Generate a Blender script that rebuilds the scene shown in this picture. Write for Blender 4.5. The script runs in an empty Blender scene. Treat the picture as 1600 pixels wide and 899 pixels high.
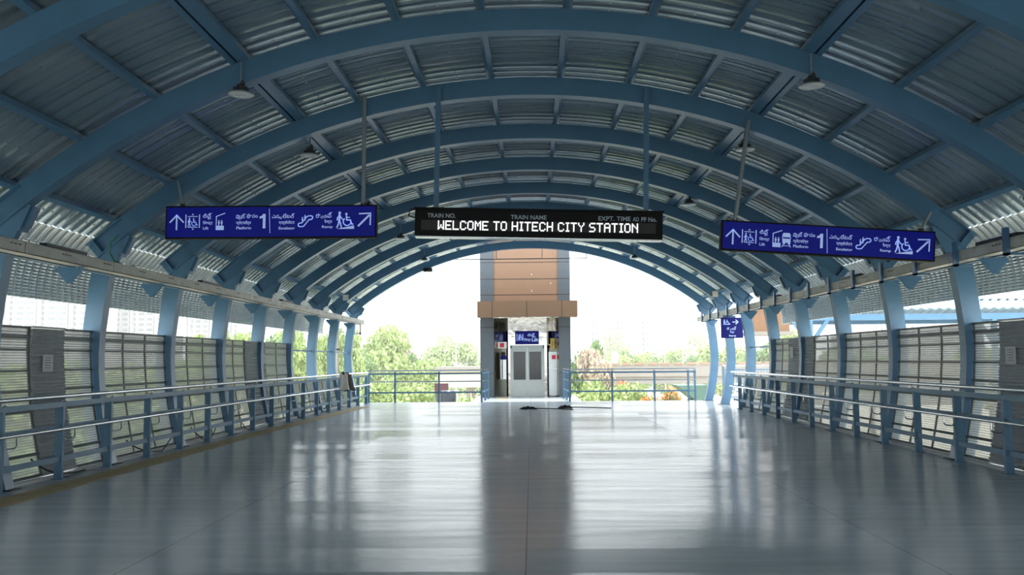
import bpy, bmesh, math, random
from mathutils import Vector, Matrix, Euler

SC = bpy.context.scene
COL = SC.collection
PI = math.pi
rnd = random.Random(7)

# ------------------------------------------------------------------ camera, world, sun, exposure
F_PX, PITCH, YAW, ROLL = 1400.0, .0803, .0216, .0082
cam_data = bpy.data.cameras.new('camera')
cam_data.sensor_width = 36.0
cam_data.lens = F_PX / 1600 * 36.0
cam_data.clip_end = 3000
cam = bpy.data.objects.new('camera', cam_data)
COL.objects.link(cam)
cam.location = (.063, 0, 1.6)
cam.matrix_world = (Matrix.Translation((.063, 0, 1.6)) @ Matrix.Rotation(YAW, 4, 'Z') @
                    Matrix.Rotation(PI / 2 + PITCH, 4, 'X') @ Matrix.Rotation(-ROLL, 4, 'Z'))
SC.camera = cam

world = bpy.data.worlds.new('hazy_sky')
SC.world = world
world.use_nodes = True
bgn = world.node_tree.nodes['Background']
bgn.inputs[0].default_value = (.88, .95, 1.0, 1)
bgn.inputs[1].default_value = 3.5

sun_data = bpy.data.lights.new('sun', 'SUN')
sun_data.energy = 6.5
sun_data.angle = math.radians(6)
sun_data.color = (1, .96, .88)
sun = bpy.data.objects.new('sun', sun_data)
COL.objects.link(sun)
sun.rotation_euler = (math.radians(-9), math.radians(3), 0)

SC.view_settings.view_transform = 'Standard'
SC.view_settings.look = 'None'
SC.view_settings.gamma = 1.0
SC.view_settings.use_curve_mapping = False
SC.view_settings.exposure = 0.0
SC.cycles.volume_bounces = 3

# ------------------------------------------------------------------ materials
def srgb(r, g, b):
    f = lambda c: (c / 12.92 if c <= .04045 else ((c + .055) / 1.055) ** 2.4)
    return (f(r / 255), f(g / 255), f(b / 255), 1)

def mat(name, col, rough=.5, metal=0., vary=.08, scale=6., emit=None, strength=0., spec=.5, bump=0.):
    m = bpy.data.materials.new(name)
    m.use_nodes = True
    nt = m.node_tree
    b = nt.nodes['Principled BSDF']
    b.inputs['Roughness'].default_value = rough
    b.inputs['Metallic'].default_value = metal
    b.inputs['Specular IOR Level'].default_value = spec
    if vary > 0:
        tc = nt.nodes.new('ShaderNodeTexCoord')
        nz = nt.nodes.new('ShaderNodeTexNoise')
        nz.inputs['Scale'].default_value = scale
        nz.inputs['Detail'].default_value = 4
        rp = nt.nodes.new('ShaderNodeValToRGB')
        rp.color_ramp.elements[0].position = .3
        rp.color_ramp.elements[1].position = .7
        rp.color_ramp.elements[0].color = tuple(c * (1 - vary) for c in col[:3]) + (1,)
        rp.color_ramp.elements[1].color = tuple(min(1, c * (1 + vary)) for c in col[:3]) + (1,)
        nt.links.new(tc.outputs['Object'], nz.inputs['Vector'])
        nt.links.new(nz.outputs['Fac'], rp.inputs['Fac'])
        nt.links.new(rp.outputs['Color'], b.inputs['Base Color'])
        if bump > 0:
            bp = nt.nodes.new('ShaderNodeBump')
            bp.inputs['Strength'].default_value = bump
            bp.inputs['Distance'].default_value = .02
            nt.links.new(nz.outputs['Fac'], bp.inputs['Height'])
            nt.links.new(bp.outputs['Normal'], b.inputs['Normal'])
    else:
        b.inputs['Base Color'].default_value = col
    if emit is not None:
        b.inputs['Emission Color'].default_value = emit
        b.inputs['Emission Strength'].default_value = strength
    return m

M = {}
M['blue'] = mat('blue_paint', srgb(88, 130, 163), .30, vary=.06, scale=3)
M['blue2'] = mat('rail_blue_paint', srgb(98, 136, 164), .34, vary=.06, scale=5)
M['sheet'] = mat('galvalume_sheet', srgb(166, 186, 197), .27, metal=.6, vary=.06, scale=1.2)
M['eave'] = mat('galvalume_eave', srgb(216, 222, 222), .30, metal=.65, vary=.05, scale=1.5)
M['steel'] = mat('brushed_steel', srgb(210, 213, 214), .24, metal=1.0, vary=.03, scale=8)
M['mirror'] = mat('polished_steel', srgb(168, 164, 156), .08, metal=1.0, vary=.1, scale=1.6, bump=.35)
M['satin'] = mat('satin_steel', srgb(200, 202, 197), .36, metal=1.0, vary=.04, scale=4)
M['tray'] = mat('cable_tray_zinc', srgb(205, 203, 194), .55, metal=.15, vary=.14, scale=5)
M['dark'] = mat('dark_grey_metal', srgb(62, 64, 66), .5, vary=.1)
M['black'] = mat('black_casing', srgb(20, 21, 23), .6, vary=.1, spec=.25)
M['rubber'] = mat('black_cable', srgb(38, 40, 40), .6, vary=.1)
M['green'] = mat('green_hose', srgb(30, 110, 90), .5, vary=.1)
M['frame'] = mat('grey_frame', srgb(108, 112, 110), .5, vary=.08)
M['corr'] = mat('grey_corrugated', srgb(198, 200, 200), .5, metal=.1, vary=.06)
M['white'] = mat('white_paint', srgb(232, 232, 230), .5, vary=.03)
M['cream'] = mat('cream_paint', srgb(222, 214, 196), .55, vary=.05)
M['kerb'] = mat('kerb_stone', srgb(214, 214, 210), .6, vary=.08)
M['ochre'] = mat('tactile_ochre', srgb(178, 160, 120), .6, vary=.16, scale=5)
M['tan'] = mat('tan_cladding', srgb(158, 124, 100), .5, vary=.03, scale=2)
M['brown'] = mat('brown_cladding', srgb(140, 112, 90), .4, vary=.03, scale=2)
M['slate'] = mat('slate_cladding', srgb(98, 105, 112), .45, vary=.04, scale=2)
M['joint'] = mat('dark_joint', srgb(70, 60, 54), .7, vary=.05)
M['glassdark'] = mat('dark_door_glass', srgb(48, 50, 46), .12, vary=.1, scale=1)
M['red'] = mat('red_sign_face', srgb(205, 50, 60), .5, vary=.03)
M['yellow'] = mat('yellow_sign_face', srgb(205, 170, 70), .5, vary=.03)
M['notice'] = mat('notice_paper', srgb(226, 222, 222), .6, vary=.03)
M['ink'] = mat('grey_ink', srgb(120, 115, 120), .7, vary=.05)
M['lens'] = mat('lamp_lens', srgb(225, 232, 238), .3, vary=.02)
M['lampring'] = mat('lamp_reflector', srgb(150, 160, 168), .35, metal=.3, vary=.04)
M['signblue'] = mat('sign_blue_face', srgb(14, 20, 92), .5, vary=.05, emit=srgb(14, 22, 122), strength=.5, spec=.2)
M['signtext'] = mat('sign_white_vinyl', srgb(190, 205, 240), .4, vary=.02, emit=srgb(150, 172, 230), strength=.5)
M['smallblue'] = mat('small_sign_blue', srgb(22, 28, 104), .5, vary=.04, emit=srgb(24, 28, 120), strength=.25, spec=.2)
M['ledtext'] = mat('led_on', srgb(250, 250, 255), .4, vary=0, emit=(1, 1, 1, 1), strength=1.15)
M['ledgrid'] = mat('led_off', srgb(46, 46, 46), .5, vary=.2, scale=25)
M['ledlabel'] = mat('board_grey_letters', srgb(190, 206, 220), .5, vary=.02)
M['cloth'] = mat('khaki_cloth', srgb(110, 100, 84), .9, vary=.2, scale=14)
M['clothdark'] = mat('dark_cloth', srgb(70, 62, 54), .9, vary=.2, scale=14)
M['clothgrey'] = mat('grey_cloth', srgb(190, 186, 176), .9, vary=.15, scale=14)
M['mop'] = mat('mop_yarn', srgb(46, 44, 44), .95, vary=.3, scale=30, bump=.6)
M['bark'] = mat('bark', srgb(120, 104, 88), .9, vary=.2, scale=4)
M['leaf1'] = mat('leaf_fresh', srgb(160, 178, 116), .7, vary=.25, scale=1.5)  # lightened and greyed, putting haze into the leaf colour
M['leaf2'] = mat('leaf_green', srgb(130, 156, 106), .7, vary=.25, scale=1.5)  # green made paler and duller to stand in for haze
M['leaf3'] = mat('leaf_dry', srgb(198, 182, 164), .8, vary=.2, scale=1.5)
M['leaf4'] = mat('leaf_pale', srgb(170, 186, 140), .8, vary=.2, scale=1.5)  # pale green with some of the haze in its colour
M['bloom'] = mat('orange_bloom', srgb(238, 150, 80), .7, vary=.2, scale=2)
M['ground'] = mat('dusty_ground', srgb(188, 184, 168), .9, vary=.1, scale=.05)
M['concrete'] = mat('pale_concrete', srgb(158, 152, 146), .8, vary=.05, scale=.6)
M['coping'] = mat('red_coping', srgb(176, 140, 124), .8, vary=.1, scale=1)
M['tower'] = mat('tower_white', srgb(150, 152, 158), .8, vary=.02, scale=.1)
M['towerwin'] = mat('tower_window', srgb(92, 98, 110), .4, vary=.04, scale=.3)
M['pink'] = mat('pink_wall', srgb(186, 140, 138), .8, vary=.04, scale=.5)
M['maroon'] = mat('maroon_box', srgb(88, 48, 58), .7, vary=.05)
M['carpaint'] = mat('dark_car_paint', srgb(50, 54, 70), .3, vary=.05)
M['teal'] = mat('teal_sheet', srgb(92, 124, 112), .6, vary=.05)
M['canopy'] = mat('canopy_blue_sheet', srgb(136, 164, 186), .5, vary=.04)
M['brick'] = mat('brown_wall', srgb(150, 116, 92), .8, vary=.05)

def floor_material():
    m = bpy.data.materials.new('polished_stone_floor')
    m.use_nodes = True
    nt = m.node_tree
    N = nt.nodes.new
    L = nt.links.new
    b = nt.nodes['Principled BSDF']
    geo = N('ShaderNodeNewGeometry')
    sep = N('ShaderNodeSeparateXYZ')
    L(geo.outputs['Position'], sep.inputs[0])
    def mth(op, a, bv=None, c=None):
        n = N('ShaderNodeMath'); n.operation = op
        for i, v in enumerate((a, bv, c)):
            if v is None: continue
            if isinstance(v, (int, float)): n.inputs[i].default_value = v
            else: L(v, n.inputs[i])
        return n.outputs[0]
    # slab cells: strips 3.12 m wide, slabs of about 1 m along the hall
    cx = mth('FLOOR', mth('DIVIDE', mth('ADD', sep.outputs[0], 0.0), 3.12))
    off = mth('MULTIPLY', mth('SINE', mth('MULTIPLY', cx, 12.7)), .43)
    cy = mth('FLOOR', mth('ADD', mth('DIVIDE', sep.outputs[1], .86), off))
    comb = N('ShaderNodeCombineXYZ')
    L(cx, comb.inputs[0]); L(cy, comb.inputs[1])
    wn = N('ShaderNodeTexWhiteNoise'); wn.noise_dimensions = '3D'
    L(comb.outputs[0], wn.inputs['Vector'])
    sc = N('ShaderNodeSeparateColor'); L(wn.outputs['Color'], sc.inputs[0])
    sy = mth('MULTIPLY', mth('SUBTRACT', sc.outputs[0], .36), .040)
    sx = mth('MULTIPLY', mth('SUBTRACT', sc.outputs[1], .5), .006)
    cn = N('ShaderNodeCombineXYZ'); cn.inputs[2].default_value = 1.0
    L(sx, cn.inputs[0]); L(sy, cn.inputs[1])
    nm = N('ShaderNodeVectorMath'); nm.operation = 'NORMALIZE'; L(cn.outputs[0], nm.inputs[0])
    # long streaks across the hall and fine speckle
    mp = N('ShaderNodeMapping'); mp.inputs['Scale'].default_value = (.35, 3.2, 1)
    L(geo.outputs['Position'], mp.inputs[0])
    st = N('ShaderNodeTexNoise'); st.inputs['Scale'].default_value = 1.6; st.inputs['Detail'].default_value = 6
    L(mp.outputs[0], st.inputs['Vector'])
    sp = N('ShaderNodeTexNoise'); sp.inputs['Scale'].default_value = 160; sp.inputs['Detail'].default_value = 2
    L(geo.outputs['Position'], sp.inputs['Vector'])
    r1 = N('ShaderNodeValToRGB')
    r1.color_ramp.elements[0].position = .28; r1.color_ramp.elements[1].position = .72
    r1.color_ramp.elements[0].color = srgb(160, 170, 177)
    r1.color_ramp.elements[1].color = srgb(192, 201, 207)
    mixv = mth('ADD', mth('MULTIPLY', st.outputs['Fac'], .7), mth('MULTIPLY', sp.outputs['Fac'], .3))
    L(mixv, r1.inputs['Fac'])
    # joints at x = 0, +-3.12
    d = mth('ABSOLUTE', mth('SUBTRACT', mth('FRACT', mth('ADD', mth('DIVIDE', sep.outputs[0], 3.12), .5)), .5))
    jm = mth('LESS_THAN', d, .0016)
    mx = N('ShaderNodeMixRGB'); L(jm, mx.inputs[0]); L(r1.outputs[0], mx.inputs[1])
    mx.inputs[2].default_value = srgb(70, 72, 72)
    L(mx.outputs[0], b.inputs['Base Color'])
    rr = mth('MULTIPLY_ADD', st.outputs['Fac'], .12, .03)
    L(rr, b.inputs['Roughness'])
    b.inputs['IOR'].default_value = 1.55
    bp = N('ShaderNodeBump'); bp.inputs['Strength'].default_value = .10; bp.inputs['Distance'].default_value = .004
    L(sp.outputs['Fac'], bp.inputs['Height']); L(nm.outputs[0], bp.inputs['Normal'])
    L(bp.outputs[0], b.inputs['Normal'])
    # a dull film of dust over part of the polish, streaked across the hall
    df = N('ShaderNodeBsdfPrincipled'); L(mx.outputs[0], df.inputs['Base Color']); df.inputs['Roughness'].default_value = .46; df.inputs['IOR'].default_value = 1.5
    ms = N('ShaderNodeMixShader')
    L(mth('MULTIPLY_ADD', st.outputs['Fac'], .5, .36), ms.inputs[0])
    L(b.outputs[0], ms.inputs[1]); L(df.outputs[0], ms.inputs[2])
    L(ms.outputs[0], nt.nodes['Material Output'].inputs[0])
    return m
M['floor'] = floor_material()

def screen_material(name, col, alpha):
    m = bpy.data.materials.new(name); m.use_nodes = True
    nt = m.node_tree; nt.nodes.clear()
    out = nt.nodes.new('ShaderNodeOutputMaterial')
    tr = nt.nodes.new('ShaderNodeBsdfTransparent')
    df = nt.nodes.new('ShaderNodeBsdfDiffuse'); df.inputs[0].default_value = col
    tl = nt.nodes.new('ShaderNodeBsdfTranslucent'); tl.inputs[0].default_value = col
    m1 = nt.nodes.new('ShaderNodeMixShader'); m1.inputs[0].default_value = .28
    m2 = nt.nodes.new('ShaderNodeMixShader'); m2.inputs[0].default_value = alpha
    geo = nt.nodes.new('ShaderNodeTexCoord'); nz = nt.nodes.new('ShaderNodeTexNoise'); nz.inputs['Scale'].default_value = 3
    mr = nt.nodes.new('ShaderNodeMapRange'); mr.inputs['To Min'].default_value = alpha - .06; mr.inputs['To Max'].default_value = alpha + .06
    nt.links.new(geo.outputs['Object'], nz.inputs['Vector']); nt.links.new(nz.outputs['Fac'], mr.inputs['Value'])
    nt.links.new(mr.outputs[0], m2.inputs[0])
    nt.links.new(df.outputs[0], m1.inputs[1]); nt.links.new(tl.outputs[0], m1.inputs[2])
    nt.links.new(tr.outputs[0], m2.inputs[1]); nt.links.new(m1.outputs[0], m2.inputs[2])
    nt.links.new(m2.outputs[0], out.inputs[0])
    return m
M['screen'] = screen_material('perforated_screen', srgb(150, 153, 150), .86)
M['slat'] = mat('pale_grey_slat', srgb(168, 170, 166), .5, vary=.05)

# ------------------------------------------------------------------ mesh helpers (world coordinates)
class MB:
    def __init__(self): self.v = []; self.f = []
    def add(self, vs, fs):
        o = len(self.v); self.v += [tuple(p) for p in vs]; self.f += [tuple(i + o for i in f) for f in fs]; return self
    def box(self, lo, hi):
        (a, b, c), (d, e, f) = lo, hi
        return self.add([(a,b,c),(d,b,c),(d,e,c),(a,e,c),(a,b,f),(d,b,f),(d,e,f),(a,e,f)],
                        [(0,3,2,1),(4,5,6,7),(0,1,5,4),(1,2,6,5),(2,3,7,6),(3,0,4,7)])
    def cbox(self, c, s, M4=None):
        h = [k / 2 for k in s]
        vs = [Vector((x*h[0], y*h[1], z*h[2])) for z in (-1,1) for x,y in ((-1,-1),(1,-1),(1,1),(-1,1))]
        if M4 is not None: vs = [M4 @ p for p in vs]
        vs = [p + Vector(c) for p in vs]
        return self.add(vs, [(0,3,2,1),(4,5,6,7),(0,1,5,4),(1,2,6,5),(2,3,7,6),(3,0,4,7)])
    def bar(self, p0, p1, w, h, up=(0, 0, 1)):
        p0, p1 = Vector(p0), Vector(p1); d = (p1 - p0).normalized(); u = Vector(up)
        s = d.cross(u)
        if s.length < 1e-4: s = d.cross(Vector((0, 1, 0)))
        s.normalize(); u = s.cross(d).normalized()
        vs = []
        for p in (p0, p1):
            for a, b in ((-1,-1),(1,-1),(1,1),(-1,1)): vs.append(p + s*a*w/2 + u*b*h/2)
        return self.add(vs, [(0,3,2,1),(4,5,6,7),(0,1,5,4),(1,2,6,5),(2,3,7,6),(3,0,4,7)])
    def tube(self, path, r, n=10, caps=True):
        path = [Vector(p) for p in path]; vs = []; fs = []
        ref = None
        for i, p in enumerate(path):
            d = (path[min(i+1, len(path)-1)] - path[max(i-1, 0)]).normalized()
            if ref is None:
                ref = Vector((0,0,1)) if abs(d.z) < .9 else Vector((1,0,0))
            s = d.cross(ref).normalized(); u = s.cross(d).normalized(); ref = u
            rr = r[i] if isinstance(r, (list, tuple)) else r
            for k in range(n):
                a = 2*PI*k/n; vs.append(p + s*math.cos(a)*rr + u*math.sin(a)*rr)
        for i in range(len(path)-1):
            for k in range(n):
                a, b = i*n+k, i*n+(k+1) % n
                fs.append((a, b, b+n, a+n))
        if caps:
            fs.append(tuple(range(n-1, -1, -1))); fs.append(tuple(range((len(path)-1)*n, len(path)*n)))
        return self.add(vs, fs)
    def lathe(self, c, prof, n=24):
        vs = []; fs = []
        for r, z in prof:
            for k in range(n):
                a = 2*PI*k/n; vs.append((c[0]+r*math.cos(a), c[1]+r*math.sin(a), c[2]+z))
        for i in range(len(prof)-1):
            for k in range(n):
                a, b = i*n+k, i*n+(k+1) % n; fs.append((a, b, b+n, a+n))
        return self.add(vs, fs)
    def prism_xz(self, poly, y0, y1):
        n = len(poly)
        vs = [(x, y0, z) for x, z in poly] + [(x, y1, z) for x, z in poly]
        fs = [tuple(range(n)), tuple(range(2*n-1, n-1, -1))] + [(i, i+n, (i+1) % n + n, (i+1) % n) for i in range(n)]
        return self.add(vs, fs)
    def strip_xz(self, inner, outer, y0, y1):
        """band between two matched polylines in x-z, extruded in y"""
        n = len(inner)
        for i in range(n-1):
            q = [inner[i], outer[i], outer[i+1], inner[i+1]]
            vs = [(x, y0, z) for x, z in q] + [(x, y1, z) for x, z in q]
            fs = [(0,1,2,3),(7,6,5,4),(1,5,6,2),(0,3,7,4)]
            if i == 0: fs.append((0,4,5,1))
            if i == n-2: fs.append((3,2,6,7))
            self.add(vs, fs)
        return self

LOC = {}
def build(name, mb, material, parent=None, smooth=False, loc=(0, 0, 0)):
    """links the collected shapes as one mesh; its origin is the parent's base (or loc)"""
    base = LOC[parent.name] if parent is not None else Vector(loc)
    me = bpy.data.meshes.new(name)
    me.from_pydata([tuple(Vector(p) - base) for p in mb.v], [], mb.f)
    me.materials.append(M[material] if isinstance(material, str) else material)
    bm = bmesh.new(); bm.from_mesh(me)
    bmesh.ops.remove_doubles(bm, verts=bm.verts, dist=1e-5)
    bmesh.ops.recalc_face_normals(bm, faces=bm.faces)
    bm.to_mesh(me); bm.free()
    if smooth:
        for p in me.polygons: p.use_smooth = True
        me.set_sharp_from_angle(angle=math.radians(38))
    o = bpy.data.objects.new(name, me); COL.objects.link(o)
    if parent is not None:
        o.parent = parent; LOC[o.name] = base
    else:
        o.location = base; LOC[o.name] = base
    return o
def tag(o, label=None, cat=None, group=None, kind=None):
    if label: o['label'] = label
    if cat: o['category'] = cat
    if group: o['group'] = group
    if kind: o['kind'] = kind
    return o
def thing(name, label, cat, loc, group=None):
    o = bpy.data.objects.new(name, None); COL.objects.link(o)
    o.empty_display_size = .1; o.location = loc; LOC[o.name] = Vector(loc)
    return tag(o, label, cat, group)
def struct(name, mb, material, smooth=False):
    return tag(build(name, mb, material, None, smooth), kind='structure')
def dup(root, loc, label, group=None, scale=None, rz=None):
    r = root.copy(); COL.objects.link(r); r.location = loc
    if scale is not None: r.scale = scale
    if rz is not None: r.rotation_euler.z = rz
    r['label'] = label
    if group: r['group'] = group
    for ch in list(root.children):
        c = ch.copy(); COL.objects.link(c); c.parent = r
        for g in list(ch.children):
            d = g.copy(); COL.objects.link(d); d.parent = c
    return r

# ------------------------------------------------------------------ hall geometry
AY = lambda k: 11.394 + 2.8535 * (k - 1)      # position of arch k along the hall
ZC, R0 = -4.679, 10.536                        # centre and radius of the arch underside
R1 = R0 + .285                                 # top of the arch
RS = R1 + .135                                 # roof sheet
Y_NEAR, Y_END = -24.0, AY(9) + .95
ORD = ['nearest', 'second', 'third', 'fourth', 'fifth', 'sixth', 'seventh', 'eighth', 'ninth', 'last']
arc = lambda r, a: (r * math.sin(a), ZC + r * math.cos(a))

# floor: hall slab and the lobby in front of the lift
fl = MB().box((-6.95, Y_NEAR, -.35), (6.95, 34.35, 0))
fl.box((-2.3, 34.35, -.35), (1.95, 40.2, 0))
fl.box((6.95, 28.9, -.35), (9.6, 34.35, 0))
struct('floor', fl, 'floor')
for s, nm in ((-1, 'left'), (1, 'right')):
    y1 = AY(9) if s < 0 else AY(7)
    kb = MB().box((min(s*6.62, s*6.9), Y_NEAR, 0.0), (max(s*6.62, s*6.9), y1, .045))
    struct('trim_kerb_' + nm, kb, 'kerb')

# roof sheeting: ribs run round the vault, side laps every metre
def rib_profile(y0, y1):
    ys = []
    y = y0; k = 0
    while y < y1:
        lap = .012 if k % 4 == 0 else 0
        for dy, dz in ((0, 0), (.125, 0), (.16, .019), (.21, .019), (.2499, lap)):
            if y + dy < y1: ys.append((y + dy, dz))
        if lap: ys.append((y + .2499, 0))
        y += .25; k += 1
    return ys
def sheet(pts_fn, n, ys, mb):
    o = len(mb.v); m = len(ys)
    for i in range(n + 1):
        (x, z), (nx, nz) = pts_fn(i / n)
        for y, h in ys: mb.v.append((x + nx*h, y, z + nz*h))
    for i in range(n):
        for j in range(m - 1):
            a = o + i*m + j; mb.f.append((a, a+1, a+m+1, a+m))
A_END = math.radians(40.5)
def roof_fn(t):
    a = -A_END + 2*A_END*t
    return arc(RS, a), (math.sin(a), math.cos(a))
ys = rib_profile(Y_NEAR, Y_END)
mb = MB(); sheet(roof_fn, 54, ys, mb)
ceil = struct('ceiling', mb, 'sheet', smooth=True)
scr = MB()
for s in (-1, 1):
    for deg in (5.9, 11.7, 17.4, 23.3, 29.2, 35.0, 39.2):
        a = math.radians(deg) * s
        x, z = arc(RS - .012, a)
        yk = 8.06
        while yk < 34:
            scr.cbox((x, yk, z), (.022, .022, .024), Matrix.Rotation(a, 4, 'Y'))
            yk += .25
tag(build('sheet_screws', scr, 'steel', ceil), kind='stuff')
# eaves: the sheet curls down outside the columns, with fine cross crimps
RC = 1.23
for s, nm in ((-1, 'left'), (1, 'right')):
    x0, z0 = arc(RS, A_END)
    cx, cz = x0 - RC*math.sin(A_END), z0 - RC*math.cos(A_END)
    NCR = 24
    def eave_fn(t, s=s, cx=cx, cz=cz):
        a = A_END + (math.radians(96) - A_END) * t
        rr = RC + .0075 * math.sin(2*PI*NCR*t) * min(1, max(0, t-.2)*8)
        return (s*(cx + rr*math.sin(a)), cz + rr*math.cos(a)), (s*math.sin(a), math.cos(a))
    mb = MB(); yy = -8.0; y9 = AY(8) + 1.2 if s < 0 else AY(6) + 1.2; prof = []
    while yy < y9:
        prof += [(yy, 0), (yy + .07, -.012), (yy + .14, 0), (yy + .155, .042), (yy + .185, .042)]; yy += .2
    sheet(eave_fn, NCR*4, prof, mb)
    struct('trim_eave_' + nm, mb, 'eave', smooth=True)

# the hall goes on behind the camera: unseen solid sides added to darken the front
for s, nm in ((-1, 'left'), (1, 'right')):
    struct('wall_' + nm, MB().box((min(s*6.84, s*6.92), Y_NEAR, .045), (max(s*6.84, s*6.92), 6.3, 2.1)), 'corr')

# purlins
PUR = [2.9, 8.8, 14.6, 20.3, 26.3, 32.2, 37.8]
pname = ['first purlin beside the ridge', 'second purlin from the ridge', 'third purlin from the ridge',
         'double purlin that the lamps hang under', 'first purlin below the lamp line', 'second purlin below the lamp line', 'lowest purlin just above the eave']
for s, sd in ((-1, 'left'), (1, 'right')):
    for i, deg in enumerate(PUR):
        a = math.radians(deg) * s
        rot = Matrix.Rotation(a, 4, 'Y')
        L = Y_END - 6.2
        t = thing('roof_purlin', 'blue steel %s, on the %s slope of the vault' % (pname[i], sd), 'purlin', (arc(R1, a)[0], 6.2, arc(R1, a)[1]), 'roof purlins')
        r = R1 + .058
        if i == 3:
            for nm_, da, w in (('channel', -.0105 * s, .15), ('angle_bar', .0025 * s, .075)):
                x, z = arc(r, a + da)
                build(nm_, MB().cbox((x, 6.2 + L/2, z), (w, L, .11), rot), 'blue', t)
        else:
            x, z = arc(r, a)
            build('channel', MB().cbox((x, 6.2 + L/2, z), (.078, L, .11), rot), 'blue', t)
            x, z = arc(r + .05, a)
            build('top_flange', MB().cbox((x + .03*s, 6.2 + L/2, z - .03*abs(math.sin(a))), (.12, L, .008), rot), 'blue', t)

# arch frames
IN = [(6.57, 0), (6.645, .3), (6.72, .65), (6.79, 1.1), (6.82, 1.45), (6.83, 1.75), (6.815, 2.1), (6.77, 2.5), (6.68, 3.06), (6.57, 3.32), (6.43, 3.66)]
OUT = [(6.86, 0), (6.935, .3), (7.01, .65), (7.075, 1.1), (7.105, 1.45), (7.115, 1.75), (7.10, 2.1), (7.06, 2.5), (6.985, 3.06), (6.93, 3.28), (6.89, 3.33)]
def inset(poly, d, sgn):
    """offset a polyline in x by d (good enough for steep profiles)"""
    return [(x + d*sgn, z) for x, z in poly]
def make_frame():
    k = 0; Y = 0.0
    t = thing('arch_frame', '', 'arch frame', (0, 0, 0), 'blue arch frames')
    n = 64; a1 = math.radians(41)
    an = [-a1 + 2*a1*i/n for i in range(n+1)]
    a2 = math.radians(37.2); am = [-a2 + 2*a2*i/n for i in range(n+1)]
    build('arch_box', MB().strip_xz([arc(R0, a) for a in am], [arc(R1, a) for a in am], -.1, .1), 'blue', t, smooth=True)
    for s in (-1, 1):
        ae = [s*(a2 + (a1-a2)*i/6) for i in range(7)]
        build('arch_web', MB().strip_xz([arc(R0, a) for a in ae], [arc(R1, a) for a in ae], -.006, .006), 'blue', t)
        for nm_, ra, rb in (('bottom_flange', R0, R0 + .016), ('top_flange', R1 - .016, R1)):
            build(nm_, MB().strip_xz([arc(ra, a) for a in ae], [arc(rb, a) for a in ae], -.1, .1), 'blue', t, smooth=True)
    for s in (-1, 1):
        for deg in (37.2, 40.3):
            st = MB()
            a = math.radians(deg)*s
            p0, p1 = arc(R0, a), arc(R1, a)
            for y0, y1 in ((-.095, -.006), (.006, .095)):
                st.bar((p0[0], (y0+y1)/2, p0[1]), (p1[0], (y0+y1)/2, p1[1]), .089, .012, up=(math.cos(a), 0, -math.sin(a)))
            build('stiffener', st, 'blue', t)
    for s, sd in ((-1, 'left'), (1, 'right')):
        fx = lambda pl: [(s*x, z) for x, z in pl]
        c = build('column', MB().strip_xz(fx(IN[:9]), fx(OUT[:9]), -.1, .1), 'blue', t, smooth=True)
        build('knee_web', MB().strip_xz(fx(IN[8:]), fx(OUT[8:]), -.05, .05), 'blue', c)
        kp = MB().bar((s*6.545, 0, 3.31), (s*6.40, 0, 3.64), .21, .05, up=(s*1, 0, .4))
        kp.bar((s*6.50, 0, 3.36), (s*6.375, 0, 3.63), .12, .09, up=(s*1, 0, .4))
        build('knee_plate', kp, 'blue', c)
        build('base_plate', MB().box((min(s*6.5, s*6.9), -.13, 0), (max(s*6.5, s*6.9), .13, .012)), 'dark', c)
    return t
fr = make_frame()
SPOT = ['cut off by the top corners of the photo, nearest frame', 'first whole frame, with the front pair of lamps', 'second whole frame, carrying the hanging signs and message board',
        'third whole frame, right behind the hanging signs', 'fourth whole frame from the front', 'fifth whole frame from the front',
        'sixth whole frame from the front', 'third frame counted from the lift end', 'last frame but one before the lift end', 'end frame against the white sky by the lift']
for k in range(10):
    lb = 'blue steel arch frame, ' + SPOT[k]
    if k == 0: fr.location = (0, AY(0), 0); fr['label'] = lb
    else: dup(fr, (0, AY(k), 0), lb)

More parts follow.
